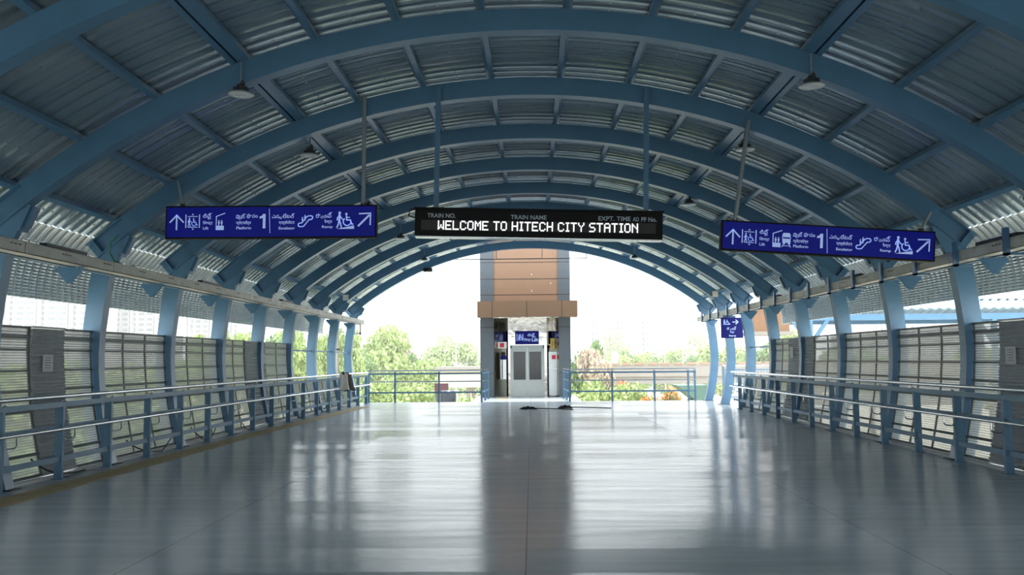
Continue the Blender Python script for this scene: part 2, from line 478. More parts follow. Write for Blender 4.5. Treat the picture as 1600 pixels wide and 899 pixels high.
# eave beams, brackets under the trays and cable trays
for s, sd in ((-1, 'left'), (1, 'right')):
    mm = lambda a, b: (min(s*a, s*b), max(s*a, s*b))
    y0, y1 = 6.4, AY(9) + .42
    t = thing('eave_beam', 'slim pale blue beam behind the %s cable tray, joining the columns' % sd, 'beam', (s*6.66, y0, 3.0))
    a, b = mm(6.62, 6.67)
    build('channel', MB().box((a, y0, 2.985), (b, y1, 3.045)), 'canopy', t)
    for k in range(0, 9):
        yc = AY(k) + 1.43
        tri = MB().prism_xz([(s*6.47, 2.985), (s*6.83, 2.985), (s*6.65, 2.775)], yc - .008, yc + .008)
        tri.bar((s*6.47, yc, 2.982), (s*6.65, yc, 2.773), .07, .01, up=(0, 1, 0)).bar((s*6.83, yc, 2.982), (s*6.65, yc, 2.773), .07, .01, up=(0, 1, 0))
        tri.box((mm(6.40, 6.88)[0], yc-.04, 2.978), (mm(6.40, 6.88)[1], yc+.04, 2.99))
        build('bracket_plate', tri, 'blue', t)
    t = thing('cable_tray', 'long grey metal cable tray along the %s column tops' % sd, 'cable tray', (s*6.5, y0, 3.0))
    a, b = mm(6.42, 6.60)
    y = y0; q = 0
    while y < y1:
        e = min(y + 2.44, y1)
        bd = MB().box((a, y, 3.005), (b, e - .012, 3.015))
        for x in (a, b - .004): bd.box((x, y, 3.005), (x + .004, e - .012, 3.165))
        bd.box((a, y, 3.16), (b, e - .012, 3.166))
        sx = 6.418*s
        build('tray_section', bd, 'tray', t)
        sl = MB()
        for yy in (y + .9, y + 2.1):
            if yy < e - .1:
                for dy in (0, .09, .18): sl.box((min(sx, sx + s*.002), yy + dy, 3.10), (max(sx, sx + s*.002), yy + dy + .06, 3.118))
        if sl.v: build('slot', sl, 'dark', t)
        y = e; q += 1
    if s > 0:
        for k in range(0, 19):
            yc = AY(0) + .6 + k*1.43
            if yc < y1:
                cl = MB().box((6.37, yc-.05, 2.93), (6.42, yc+.05, 3.30)).box((6.37, yc-.05, 2.93), (6.62, yc+.05, 2.96))
                build('clamp', cl, 'blue', t)
    else:
        hb = thing('hoop_bracket', 'cream hoop bracket hanging from the far end of the left cable tray', 'bracket', (-6.6, y1, 2.6))
        build('hoop', MB().box((-6.62, y1+.005, 2.62), (-6.56, y1+.06, 3.1)).box((-7.35, y1+.005, 2.62), (-6.56, y1+.06, 2.69)), 'cream', hb)
    # slim uplights lying on the tray
    for j, k in enumerate((1, 3, 5)):
        yc = AY(k) + .95
        u = thing('linear_uplight', 'slim dark strip light lying on the %s cable tray, %s from the front' % (sd, ['first', 'second', 'third'][j]), 'light', (s*6.5, yc, 3.166), 'strip lights on the cable trays')
        a2, b2 = mm(6.43, 6.53)
        build('housing', MB().box((a2, yc-.55, 3.168), (b2, yc+.55, 3.215)), 'dark', u)
        build('lens', MB().box((a2+.01, yc-.53, 3.215), (b2-.01, yc+.53, 3.222)), 'lens', u)

# ------------------------------------------------------------------ side screens
PZ = [(6.68, .06), (6.775, .5), (6.865, .98), (6.905, 1.45), (6.93, 1.75), (6.925, 2.1)]
def px_at(z):
    for (x0, z0), (x1, z1) in zip(PZ, PZ[1:]):
        if z <= z1: return x0 + (x1-x0)*(z-z0)/(z1-z0)
    return PZ[-1][0]
BARS = [.07, .36, .66, .95, 1.22, 1.5, 1.79, 1.965]
def screen(s, y0, y1, top, label, ndiv):
    t = thing('screen_panel', label, 'screen panel', (s*6.8, (y0+y1)/2, 0), 'louvred side screens')
    fr_ = MB()
    bars = [z for z in BARS if z < top - .05] + [top]
    for z in bars:
        h = .05 if z in (1.965, .95) else .03
        x = px_at(z); fr_.box((min(s*(x-.0), s*(x+.05)), y0, z-h/2), (max(s*(x-.0), s*(x+.05)), y1, z+h/2))
    zs = [.06 + (top-.06)*i/8 for i in range(9)]
    for i in range(ndiv + 1):
        y = y0 + (y1-y0)*i/ndiv; w = .022
        for za, zb in zip(zs, zs[1:]):
            fr_.bar((s*(px_at(za)+.025), min(max(y, y0+w), y1-w), za), (s*(px_at(zb)+.025), min(max(y, y0+w), y1-w), zb), .028, .03, up=(s, 0, 0))
    build('frame', fr_, 'frame', t)
    sh = MB()
    for za, zb in zip(zs, zs[1:]):
        xa, xb = s*(px_at(za)+.03), s*(px_at(zb)+.03)
        sh.add([(xa, y0, za), (xa, y1, za), (xb, y1, zb), (xb, y0, zb)], [(0,1,2,3)])
    build('perforated_sheet', sh, 'screen', t)
    sl = MB(); z = .09
    while z < top - .03:
        x = px_at(z) + .01
        sl.add([(s*x, y0, z+.005), (s*x, y1, z+.005), (s*(x+.016), y1, z-.004), (s*(x+.016), y0, z-.004)], [(0,1,2,3)])
        z += .036
    build('louvre_slats', sl, 'slat', t)
    return t
def corrugated(s, y0, y1, top, label):
    t = thing('corrugated_panel', label, 'corrugated panel', (s*6.8, (y0+y1)/2, 0), 'grey corrugated panels')
    mb = MB(); z = .05; pts = []; k = 0
    while z < top:
        pts.append((s*(px_at(z) - (.032 if k % 2 else 0)), z)); z += .024; k += 1
    vs = [(x, y0, z) for x, z in pts] + [(x, y1, z) for x, z in pts] + [(x + s*.06, y1, z) for x, z in pts] + [(x + s*.06, y0, z) for x, z in pts]
    n = len(pts); fs = []
    for i in range(n-1):
        fs += [(i, i+1, n+i+1, n+i), (n+i, n+i+1, 2*n+i+1, 2*n+i), (3*n+i, 3*n+i+1, i+1, i)]
    mb.add(vs, fs)
    build('corrugated_sheet', mb, 'corr', t)
    x = px_at(top)
    cp = MB().box((min(s*(x-.03), s*(x+.06)), y0, top-.012), (max(s*(x-.03), s*(x+.06)), y1, top+.014))
    build('top_cap', cp, 'corr', t)
    return t
def notice(s, yc, zc, w, h, label):
    x = px_at(zc) - .045
    t = thing('notice_board', label, 'notice', (s*x, yc, zc-h/2), 'white notices on the screens')
    build('sheet', MB().box((min(s*x, s*(x-.012)), yc-w/2, zc-h/2), (max(s*x, s*(x-.012)), yc+w/2, zc+h/2)), 'notice', t)
    ln = MB(); xi = s*(x-.0125); xo = s*(x-.0145)
    for i in range(5):
        z = zc + h*.32 - i*h*.15
        ln.box((min(xi, xo), yc-w*.3, z), (max(xi, xo), yc + w*(.3 - .1*(i % 2)), z+h*.03))
    build('printed_lines', ln, 'ink', t)
TOP = 2.1
CG = .115
for s, sd, in ((-1, 'left'), (1, 'right')):
    for k in range(0, 6):
        y0, y1 = AY(k) + CG, AY(k+1) - CG
        bay = ['between the nearest frames', 'between first and second whole frames', 'between second and third whole frames', 'between third and fourth whole frames',
               'between fourth and fifth whole frames', 'between fifth and sixth whole frames'][k]
        base = 'louvred screen on the %s side, %s' % (sd, bay)
        if k == 1:
            ca, cb = (12.36, 13.24) if s < 0 else (12.42, 13.3)
            screen(s, y0, ca, TOP, base.replace(', ', ', near part, ', 1), 1)
            corrugated(s, ca, cb, TOP+.01, 'dark grey corrugated panel on the %s side, the one nearest the camera, bearing a notice' % sd)
            screen(s, cb, y1, TOP, base.replace(', ', ', far part, ', 1), 1)
            notice(s, (12.72 if s < 0 else 12.93), 1.6, .27, .24 if s < 0 else .25, 'white notice on the front corrugated panel of the %s side' % sd)
        elif k == 4:
            if s < 0:
                screen(s, y0, 21.72, TOP, base, 2)
                corrugated(s, 21.72, y1, TOP, 'dark grey corrugated panel on the left side, farther away, without a notice')
            else:
                screen(s, y0, 22.02, TOP, base, 2)
                corrugated(s, 22.02, y1, TOP, 'dark grey corrugated panel on the right side, farther away, without a notice')
        elif k == 5:
            if s < 0:
                corrugated(s, y0, 23.35, TOP, 'narrow grey corrugated panel on the left side, farthest one, with a small notice')
                screen(s, 23.35, y1, TOP, base, 2)
                notice(s, 23.08, 1.68, .24, .26, 'small white notice on the farthest corrugated panel of the left side')
            else:
                corrugated(s, y0, 24.1, TOP, 'narrow grey corrugated panel on the right side, farthest one, with a small notice')
                screen(s, 24.1, y1, TOP, base, 2)
                notice(s, 23.72, 1.72, .24, .26, 'small white notice on the farthest corrugated panel of the right side')
        else:
            screen(s, y0, y1, TOP, base, 3)
    for k in range(6, 9 if s < 0 else 7):
        bay = {6: 'just past the last full-height screen', 7: 'second past the last full-height screen', 8: 'in the bay that ends at the far railing'}[k]
        screen(s, AY(k) + CG, AY(k+1) - CG, .98, 'low grey louvred screen, %s side, %s' % (sd, bay), 3)
    r_ = thing('tie_rod', 'thin pale rod crossing the open far bays of the %s side' % sd, 'rod', (s*6.95, AY(6), 1.92))
    y1 = AY(9) if s < 0 else AY(7)
    build('rod', MB().tube([(s*6.97, AY(6)+.1, 1.92), (s*6.97, y1-.02, 1.92)], .025, 8), 'canopy', r_)
    kn = MB()
    for k in range(7, 10 if s < 0 else 8): kn.box((min(s*6.9, s*7.02), AY(k)-.05, 1.89), (max(s*6.9, s*7.02), AY(k)-.012, 1.95))
    build('clip', kn, 'dark', r_)

# ------------------------------------------------------------------ side guard rails
def rail_x(s, y):
    return 6.50 if s > 0 else -6.50 + max(0, y - 20)*.022
def guardrail(s, sd, y0, y1, ystart):
    t = thing('guard_rail', 'blue steel guard rail with two stainless handrails along the %s side' % sd, 'guard rail', (rail_x(s, y0), y0, 0), 'hall guard rails')
    X = lambda y, d=0: rail_x(s, y) - s*d          # d: towards the hall
    ypts = [y0 + (y1-y0)*i/6 for i in range(7)]
    for nm_, z, h in (('top_rail', 1.03, .075), ('middle_rail', .71, .075), ('bottom_rail', .285, .075)):
        mb = MB()
        for a, b in zip(ypts, ypts[1:]): mb.bar((X(a, .015), a, z), (X(b, .015), b, z), .035, h)
        build(nm_, mb, 'blue2', t)
    hr = [(X(y, .075), y, 1.145) for y in ypts]
    build('handrail', MB().tube(hr, .031, 12), 'steel', t, smooth=True)
    hr2 = [(X(y, .125), y, .70) for y in ypts]
    build('handrail', MB().tube(hr2, .024, 12), 'steel', t, smooth=True)
    y = ystart
    while y < y1 - .05:
        if y > y0:
            x = X(y)
            p = build('post', MB().box((x-.055, y-.028, 0), (x+.055, y+.028, 1.0)).box((x-.08, y-.06, 0), (x+.08, y+.06, .012)), 'blue2', t)
            build('saddle', MB().tube([(X(y, .02), y, 1.06), (X(y, .075), y, 1.09), (X(y, .075), y, 1.13)], .012, 6), 'steel', p)
            hk = [(X(y, .055), y+.03, .56), (X(y, .075), y+.03, .545), (X(y, .13), y+.12, .55), (X(y, .135), y+.16, .58), (X(y, .125), y+.17, .685)]
            build('bracket', MB().tube(hk, .012, 7), 'steel', p, smooth=True)
        y += 2.8535/2
    return t
ph = -.406
guardrail(-1, 'left', 6.6, 33.9, AY(0) + ph)
guardrail(1, 'right', 6.6, 28.9, AY(0) + ph)

# railings at the far edge of the floor
def end_rail(name, label, p0, p1, posts, ret=None):
    t = thing(name, label, 'railing', (p0[0], p0[1], 0), 'far edge railings')
    segs = [(p0, p1)] + ([(p1, ret)] if ret else [])
    for nm_, z, r, m_ in (('handrail', 1.21, .028, 'steel'), ('handrail', .79, .026, 'steel')):
        pts = [p0, p1] + ([ret] if ret else [])
        build(nm_, MB().tube([(x, y - .06, z) for x, y in pts], r, 10), m_, t)
    for nm_, z, h in (('top_rail', 1.09, .06), ('bottom_rail', .38, .06)):
        mb = MB()
        for a, b in segs: mb.bar((a[0], a[1], z), (b[0], b[1], z), .04, h)
        build(nm_, mb, 'blue2', t)
    for x, y in posts:
        build('post', MB().box((x-.035, y-.035, 0), (x+.035, y+.035, 1.16)), 'blue2', t)
end_rail('end_railing', 'slim railing at the far floor edge, left of the lift', (-6.2, 34.15), (-1.86, 34.15),
         [(-6.15, 34.15), (-5.15, 34.15), (-3.48, 34.15), (-1.86, 34.15), (-1.80, 35.6), (-1.74, 36.9)], (-1.72, 37.3))
end_rail('end_railing', 'slim railing at the far floor edge, right of the lift', (6.25, 34.15), (1.48, 34.15),
         [(6.2, 34.15), (5.95, 34.15), (4.68, 34.15), (3.08, 34.15), (1.48, 34.15), (1.42, 35.6), (1.36, 36.9)], (1.34, 37.3))
# ramp railing beyond the right exit
t = thing('ramp_railing', 'blue railing with upright bars beyond the right exit', 'railing', (9.2, 34.2, 0))
for z in (1.15, .12): build('rail', MB().bar((7.25, 34.2, z), (9.5, 34.2, z), .04, .05), 'blue2', t)
for i in range(20):
    build('baluster', MB().box((7.32+i*.115, 34.19, .12), (7.34+i*.115, 34.21, 1.13)), 'blue2', t)
build('handrail', MB().tube([(7.25, 34.1, 1.3), (9.5, 34.1, 1.3)], .025, 8), 'steel', t)
for x in (7.28, 9.4): build('post', MB().box((x-.035, 34.15, 0), (x+.035, 34.22, 1.3)), 'blue2', t)

# tactile strip
t = thing('tactile_strip', 'worn ochre tactile paving strip along the left guard rail', 'tactile paving', (-6.1, 7, 0))
mb = MB(); mb2 = MB()
y = 6.5
while y < 31.2:
    dx = max(0, y - 20)*.022
    mb.box((-6.28+dx, y, .0005), (-5.86+dx, y+.296, .006))
    for i in range(4): mb2.box((-6.24+i*.105+dx, y, .006), (-6.20+i*.105+dx, y+.296, .010))
    y += .3
build('tile_row', mb, 'ochre', t); build('guiding_bar', mb2, 'ochre', t)

# black cables drooping along the foot of the left screens
for j, (ya, yb) in enumerate(((11.9, 13.35), (14.7, 16.6), (17.5, 18.9), (20.4, 21.4))):
    pts = []
    for i in range(13):
        u = i/12; y = ya + (yb-ya)*u
        z = .33 - .31*math.sin(min(1, u*1.25)*PI*.5)**.7 + (.25*max(0, u-.75)/.25 if j else 0)
        pts.append((-6.60 + .02*math.sin(9*u), y, max(.018, z)))
    c = MB().tube(pts, .011, 6)
    tag(build('cable', c, 'rubber', None, loc=(-6.56, ya, 0)), 'thin black cable at the foot of the left screens, %s from the front' % ORD[j].replace('nearest', 'first'), 'cable', 'cables below the left screens')
# green hose at the second left knee
g = MB().tube([(-6.45, AY(2)-.35, 3.62), (-6.58, AY(2)-.32, 3.5), (-6.63, AY(2)-.25, 3.35), (-6.6, AY(2)-.15, 3.22), (-6.5, AY(2)-.05, 3.17), (-6.45, AY(2)+.25, 3.17)], .014, 8)
tag(build('green_hose', g, 'green', None, True, loc=(-6.5, AY(2), 3.2)), 'bent green hose at the left knee of the second whole arch frame', 'hose')

# ------------------------------------------------------------------ lamps
def make_lamp():
    t = thing('high_bay_lamp', '', 'lamp', (0, 0, 0), 'round hanging lamps')
    build('stem', MB().tube([(0, 0, .16), (.0, 0, .43)], .012, 8), 'lampring', t)
    build('hook', MB().tube([(.0, 0, .13), (.025, 0, .15), (.02, 0, .18), (0, 0, .185)], .012, 8).cbox((0.02, 0, .14), (.05, .04, .05)), 'dark', t)
    h = MB().lathe((0, 0, 0), [(.0, .13), (.05, .13), (.06, .10), (.085, .085), (.1, .045), (.105, .03), (.0, .03)], 24)
    for i in range(14):
        a = 2*PI*i/14; h.cbox((.085*math.cos(a), .085*math.sin(a), .06), (.03, .006, .06), Matrix.Rotation(a, 4, 'Z'))
    build('housing', h, 'dark', t)
    build('reflector', MB().lathe((0, 0, 0), [(.0, .032), (.105, .032), (.165, .012), (.17, 0), (.165, -.006), (.155, -.002)], 32), 'lampring', t, smooth=True)
    build('lens', MB().lathe((0, 0, 0), [(.156, -.003), (.14, -.012), (.075, -.012), (.07, .0), (.045, .004), (0, .004)], 32), 'lens', t, smooth=True)
    return t
lamp = make_lamp(); first = True
for j, yl in enumerate((11.25, 14.85, 20.2, 25.35, 31.05)):
    for s, sd in ((-1, 'left'), (1, 'right')):
        lb = 'round grey lamp hanging from the %s lamp line, %s from the front' % (sd, ['first', 'second', 'third', 'fourth', 'fifth'][j])
        loc = (s*3.66, yl, 5.07 + (-.03 if j == 0 else 0))
        if first: lamp.location = loc; lamp['label'] = lb; first = False
        else: dup(lamp, loc, lb)

# ------------------------------------------------------------------ lettering helpers
def text_pts(s, bold=0.):
    cu = bpy.data.curves.new('lettering', 'FONT'); cu.body = s; cu.size = 1; cu.offset = bold; cu.resolution_u = 3
    ob = bpy.data.objects.new('lettering', cu); COL.objects.link(ob)
    bpy.context.view_layer.update()
    me = bpy.data.meshes.new_from_object(ob.evaluated_get(bpy.context.evaluated_depsgraph_get()))
    vs = [tuple(v.co) for v in me.vertices]; fs = [tuple(p.vertices) for p in me.polygons]
    bpy.data.objects.remove(ob); bpy.data.curves.remove(cu); bpy.data.meshes.remove(me)
    return vs, fs
class Flat:
    """2-D drawing in sheet units (x right, y down), later laid on a sign face"""
    def __init__(self): self.v = []; self.f = []
    def poly(self, pts):
        o = len(self.v); self.v += [(x, y) for x, y in pts]; self.f.append(tuple(range(o, o+len(pts)))); return self
    def line(self, pts, w):
        for (x0, y0), (x1, y1) in zip(pts, pts[1:]):
            dx, dy = x1-x0, y1-y0; L = math.hypot(dx, dy) or 1; nx, ny = -dy/L*w/2, dx/L*w/2
            ex, ey = dx/L*w*.3, dy/L*w*.3
            self.poly([(x0+nx-ex, y0+ny-ey), (x1+nx+ex, y1+ny+ey), (x1-nx+ex, y1-ny+ey), (x0-nx-ex, y0-ny-ey)])
        return self
    def disc(self, x, y, r, n=14): return self.poly([(x+r*math.cos(2*PI*i/n), y+r*math.sin(2*PI*i/n)) for i in range(n)])
    def rect(self, x0, y0, x1, y1): return self.poly([(x0, y0), (x1, y0), (x1, y1), (x0, y1)])
    def text(self, s, x0, y0, x1, y1, bold=.012):
        vs, fs = text_pts(s, bold)
        if not vs: return self
        a, b = min(v[0] for v in vs), max(v[0] for v in vs); c, d = min(v[1] for v in vs), max(v[1] for v in vs)
        o = len(self.v)
        self.v += [(x0 + (v[0]-a)/(b-a)*(x1-x0), y1 - (v[1]-c)/(d-c)*(y1-y0)) for v in vs]
        self.f += [tuple(i+o for i in f) for f in fs]
        return self
def lay(flat, org, ux, uz, n, unit, lift):
    """to MB: org = top-left corner in the world, ux = right, uz = up"""
    mb = MB()
    mb.add([Vector(org) + ux*(x*unit) - uz*(y*unit) + n*lift for x, y in flat.v], flat.f)
    return mb

def person(f, x, y, h, w):       # small standing pictogram, x centre, y top
    f.disc(x, y+h*.1, h*.1, 10)
    f.poly([(x-w, y+h*.24), (x+w, y+h*.24), (x+w, y+h*.62), (x+w*.6, y+h*.62), (x+w*.5, y+h), (x-w*.5, y+h), (x-w*.6, y+h*.62), (x-w, y+h*.62)])
def walker(f, x, y, h, wd):
    f.disc(x, y+h*.09, h*.085, 12)
    f.line([(x-h*.01, y+h*.22), (x-h*.03, y+h*.56)], wd*2)
    f.line([(x-h*.03, y+h*.55), (x+h*.06, y+h*.76), (x+h*.1, y+h)], wd*1.2)
    f.line([(x-h*.04, y+h*.55), (x-h*.08, y+h*.8), (x-h*.17, y+h)], wd*1.2)
    f.line([(x, y+h*.26), (x+h*.12, y+h*.42), (x+h*.2, y+h*.5)], wd)
    f.line([(x-h*.02, y+h*.26), (x-h*.14, y+h*.4), (x-h*.16, y+h*.54)], wd)
def wheelchair(f, x, y, h, wd):
    f.disc(x, y+h*.1, h*.09, 12)
    f.line([(x, y+h*.22), (x+h*.03, y+h*.56), (x+h*.3, y+h*.56), (x+h*.42, y+h*.88), (x+h*.5, y+h*.86)], wd*1.2)
    f.line([(x+h*.01, y+h*.36), (x+h*.24, y+h*.36)], wd)
    c = (x+h*.06, y+h*.68); r = h*.29
    f.line([(c[0]+r*math.cos(a), c[1]+r*math.sin(a)) for a in [math.radians(q) for q in range(-10, 231, 20)]], wd)

def sign_art(train):
    """lettering and pictograms of the two hanging direction signs, in units of the sign face (1467 x 212)"""
    O = (78, 100)
    pic = {}
    X = Flat(); X.line([(158, 265), (158, 165)], 11).line([(112, 214), (158, 165), (205, 214)], 10); pic['arrow'] = [X]
    X = Flat(); X.rect(219, 160, 226, 254).rect(313, 160, 320, 254).rect(236, 172, 304, 177).rect(236, 246, 304, 251)
    X.poly([(262, 164), (278, 164), (270, 153)]).poly([(264, 258), (280, 258), (272, 269)]); walker(X, 247, 183, 60, 4.5); wheelchair(X, 276, 186, 54, 4); pic['lift_pictogram'] = [X]
    X = Flat(); X.line([(434, 268), (434, 175), (493, 153)], 6); person(X, 452, 200, 42, 6); person(X, 472, 200, 42, 6); X.rect(435, 240, 487, 270)
    if train:
        X.poly([(498, 180), (506, 168), (546, 168), (554, 180), (554, 198), (498, 198)]).rect(498, 208, 554, 236).disc(510, 240, 9).disc(544, 240, 9)
        X.rect(495, 198, 500, 208).rect(552, 198, 557, 208).line([(505, 250), (497, 266)], 5).line([(547, 250), (555, 266)], 5).rect(500, 256, 552, 260)
    pic['platform_pictogram'] = [X]
    X = Flat(); X.line([(1004, 232), (1004, 244), (1012, 250), (1034, 250), (1044, 244), (1078, 202), (1094, 200), (1103, 192), (1102, 180), (1092, 175), (1072, 176), (1062, 182), (1028, 224), (1010, 226), (1004, 232)], 7)
    person(X, 1032, 182, 42, 5); person(X, 1050, 168, 42, 5); pic['escalator_pictogram'] = [X]
    X = Flat(); walker(X, 1290, 146, 112, 7.5); wheelchair(X, 1336, 155, 92, 7); X.poly([(1268, 268), (1390, 244), (1390, 268)]); pic['ramp_pictogram'] = [X]
    X = Flat(); X.line([(1420, 247), (1492, 175)], 13).line([(1426, 163), (1503, 160), (1501, 240)], 9); pic['exit_arrow'] = [X]
    T = Flat()
    T.text('\u0c32\u0c3f\u0c2b\u0c4d', 340, 152, 402, 188).text('\u0c1f', 374, 182, 396, 196)
    T.text('\u093f\u0932\u092b\u094d\u091f', 340, 206, 410, 236).text('Lift', 342, 246, 380, 266, .02)
    T.text('\u0c2a\u0c3e\u0c1f\u0c4d', 570, 158, 636, 190).text('\u0c32', 586, 182, 606, 197).text('\u0c2b\u0c3e\u0c30\u0c02', 644, 158, 722, 190)
    T.text('\u092a\u094d\u0932\u0947\u091f\u092b\u0949\u0930\u094d\u092e', 572, 206, 676, 238).text('Platform', 574, 246, 676, 266, .02)
    T.poly([(758, 160), (776, 160), (776, 260), (757, 260)]).poly([(735, 178), (752, 172), (758, 160), (758, 188), (735, 192)])
    T.line([(801, 125), (808, 292)], 4)
    T.text('\u0c0e\u0c38', 820, 166, 872, 190).text('\u0c15', 872, 178, 890, 196).text('\u0c32\u0c47\u0c1f\u0c30\u0c4d', 894, 158, 978, 190)
    T.text('\u090f\u0938\u094d\u0915\u0947\u0932\u0947\u091f\u0930', 868, 206, 978, 238).text('Escalator', 868, 250, 980, 269, .02)
    T.text('\u0c30\u0c3e', 1125, 158, 1158, 190).text('\u0c2f', 1158, 172, 1182, 194).text('\u0c02\u0c2a\u0c4d', 1184, 152, 1238, 190)
    T.text('\u0930\u0948\u092e\u094d\u092a', 1184, 202, 1238, 234).text('Ramp', 1168, 243, 1242, 266, .02)
    for f in [x[0] for x in pic.values()] + [T]: f.v = [(x-O[0], y-O[1]) for x, y in f.v]
    return pic, T

def hanging_sign(label, x0, z0, x1, z1, h, Y, train, hangers):
    L = math.hypot(x1-x0, z1-z0); ux = Vector((x1-x0, 0, z1-z0))/L; uz = Vector((-ux.z, 0, ux.x)); n = Vector((0, -1, 0))
    o = Vector((x0, Y, z0)); c = o + ux*L/2 - uz*h/2
    ang = -math.atan2(ux.z, ux.x); rot = Matrix.Rotation(ang, 4, 'Y')
    t = thing('direction_sign', label, 'sign', c, 'hanging direction signs')
    build('casing', MB().cbox(c + Vector((0, .07, 0)), (L, .13, h), rot), 'black', t)
    fc = MB().cbox(c + Vector((0, -.001, 0)), (L - .05, .012, h - .05), rot)
    build('face', fc, 'signblue', t)
    pic, T = sign_art(train); unit = L/1467; lift = .009
    for nm_, (f,) in pic.items(): build(nm_, lay(f, o, ux, uz, n, unit, lift), 'signtext', t)
    build('lettering', lay(T, o, ux, uz, n, unit, lift), 'signtext', t)
    for p, q, r in hangers:
        build('hanger_pipe', MB().tube([p, q], r, 10), 'lampring', t, smooth=True)
        bt = Vector(q); build('hanger_clamp', MB().cbox((bt.x, bt.y, bt.z), (.07, .06, .05)), 'dark', t)
YS = AY(2) - .26
hanging_sign('blue hanging direction sign on the left, level, platform picture without a train', -5.74, 4.08, -2.37, 4.065, .525, YS, False,
             [((-5.58, YS+.07, 4.50), (-5.49, YS+.07, 4.10), .022), ((-2.585, YS+.07, 5.84), (-2.595, YS+.07, 4.09), .034)])
hanging_sign('blue hanging direction sign on the right, tilted, platform picture with a train', 3.06, 3.76, 6.37, 3.535, .475, YS, True,
             [((3.54, YS+.07, 5.36), (3.28, YS+.07, 3.76), .034), ((6.34, YS+.07, 3.86), (6.17, YS+.07, 3.57), .024)])

# message board
DOT = {'A': '01110 10001 10001 11111 10001 10001 10001', 'C': '01110 10001 10000 10000 10000 10001 01110', 'E': '11111 10000 10000 11110 10000 10000 11111',
       'H': '10001 10001 10001 11111 10001 10001 10001', 'I': '01110 00100 00100 00100 00100 00100 01110', 'L': '10000 10000 10000 10000 10000 10000 11111',
       'M': '10001 11011 10101 10101 10001 10001 10001', 'N': '10001 11001 10101 10011 10001 10001 10001', 'O': '01110 10001 10001 10001 10001 10001 01110',
       'S': '01111 10000 10000 01110 00001 00001 11110', 'T': '11111 00100 00100 00100 00100 00100 00100', 'W': '10001 10001 10001 10101 10101 11011 10001',
       'Y': '10001 10001 01010 00100 00100 00100 00100', ' ': '00000 00000 00000 00000 00000 00000 00000'}
def message_board():
    x0, z0, x1, z1, h, Y = -1.76, 3.985, 2.14, 3.875, .425, YS
    L = math.hypot(x1-x0, z1-z0); ux = Vector((x1-x0, 0, z1-z0))/L; uz = Vector((-ux.z, 0, ux.x)); n = Vector((0, -1, 0))
    o = Vector((x0, Y, z0)); c = o + ux*L/2 - uz*h/2; rot = Matrix.Rotation(-math.atan2(ux.z, ux.x), 4, 'Y')
    t = thing('message_board', 'long black message board with bright white dot letters, hung in mid hall', 'message board', c)
    build('casing', MB().cbox(c + Vector((0, .10, 0)), (L, .2, h), rot).cbox(c + uz*(h/2+.012) + Vector((0, .08, 0)), (L+.03, .27, .03), rot), 'black', t)
    build('bottom_trim', MB().cbox(c - uz*(h/2+.008) + Vector((0, .09, 0)), (L-.01, .2, .016), rot), 'steel', t)
    U = L/1548.0                       # face units: 1548 x ~165, measured on the board
    G = Flat(); G.rect(40, 66, 1505, 130)
    build('dot_matrix', lay(G, o, ux, uz, n, U, .002), 'ledgrid', t)
    W = Flat(); W.text('TRAIN NO.', 78, 24, 255, 52, .014).text('TRAIN NAME', 600, 26, 825, 54, .014)
    W.text('EXPT. TIME', 1148, 26, 1348, 54, .014).text('AD', 1362, 28, 1400, 54, .014).text('PF No.', 1415, 28, 1510, 56, .014)
    build('column_titles', lay(W, o, ux, uz, n, U, .003), 'ledlabel', t)
    msg = 'WELCOME TO HITECH CITY STATION'
    D = Flat(); xa, xb, ya, yb = 145, 1402, 69, 127
    adv = {' ': .5, 'I': .72}; tot = sum(adv.get(c, 1) for c in msg); pitch = (xb-xa)/tot; dx = pitch/5.9; xc = xa; dy = (yb-ya)/7.0
    for i, ch in enumerate(msg):
        for r, row in enumerate(DOT[ch].split()):
            for q, b in enumerate(row):
                if b == '1':
                    x = xc + (q - (.7 if ch == 'I' else 0))*dx; y = ya + r*dy
                    D.rect(x+.4, y-.3, x+dx-.2, y+dy+.3)
        xc += pitch*adv.get(ch, 1)
    mbd = lay(D, o, ux, uz, n, U, .004)
    build('message', mbd, 'ledtext', t)
    for px, pz, pt in ((-1.44, 3.98, 5.98), (1.89, 3.885, 5.9)):
        build('hanger_post', MB().bar((px, Y+.1, pz), (px + (pt-pz)*.022, Y+.1, pt), .075, .075, up=(0, 1, 0)), 'blue', t)
    cb = MB().tube([(-1.7, Y+.12, 4.02), (-1.85, Y+.1, 4.0), (-1.88, Y+.1, 3.9), (-1.76, Y+.1, 3.86)], .014, 8)
    build('power_cable', cb, 'rubber', t, smooth=True)
message_board()

# small square ramp sign at the right exit
Y = 29.9
t = thing('ramp_sign', 'small square blue sign with a white arrow by the right exit', 'sign', (6.72, Y, 2.25))
build('casing', MB().box((6.35, Y, 2.25), (7.07, Y+.06, 2.93)), 'black', t)
build('face', MB().box((6.36, Y-.006, 2.26), (7.06, Y, 2.92)), 'smallblue', t)
A = Flat(); walker(A, 14, 6, 24, 2.5); wheelchair(A, 26, 8, 22, 2.2); A.poly([(8, 31), (40, 25), (40, 31)]); A.line([(52, 19), (76, 19)], 4).line([(66, 9), (77, 19), (66, 29)], 4)
B = Flat(); B.text('\u0c30\u0c3e', 24, 42, 38, 55).text('\u0c2f', 39, 48, 47, 58).text('\u0c02\u0c2a\u0c4d', 48, 40, 68, 55).text('\u0930\u0948\u092e\u094d\u092a', 38, 60, 58, 73).text('Ramp', 34, 78, 66, 88, .03)
for nm_, f in (('pictogram', A), ('lettering', B)):
    build(nm_, lay(f, (6.36, Y-.006, 2.92), Vector((1,0,0)), Vector((0,0,1)), Vector((0,-1,0)), .0072, .003), 'signtext', t)
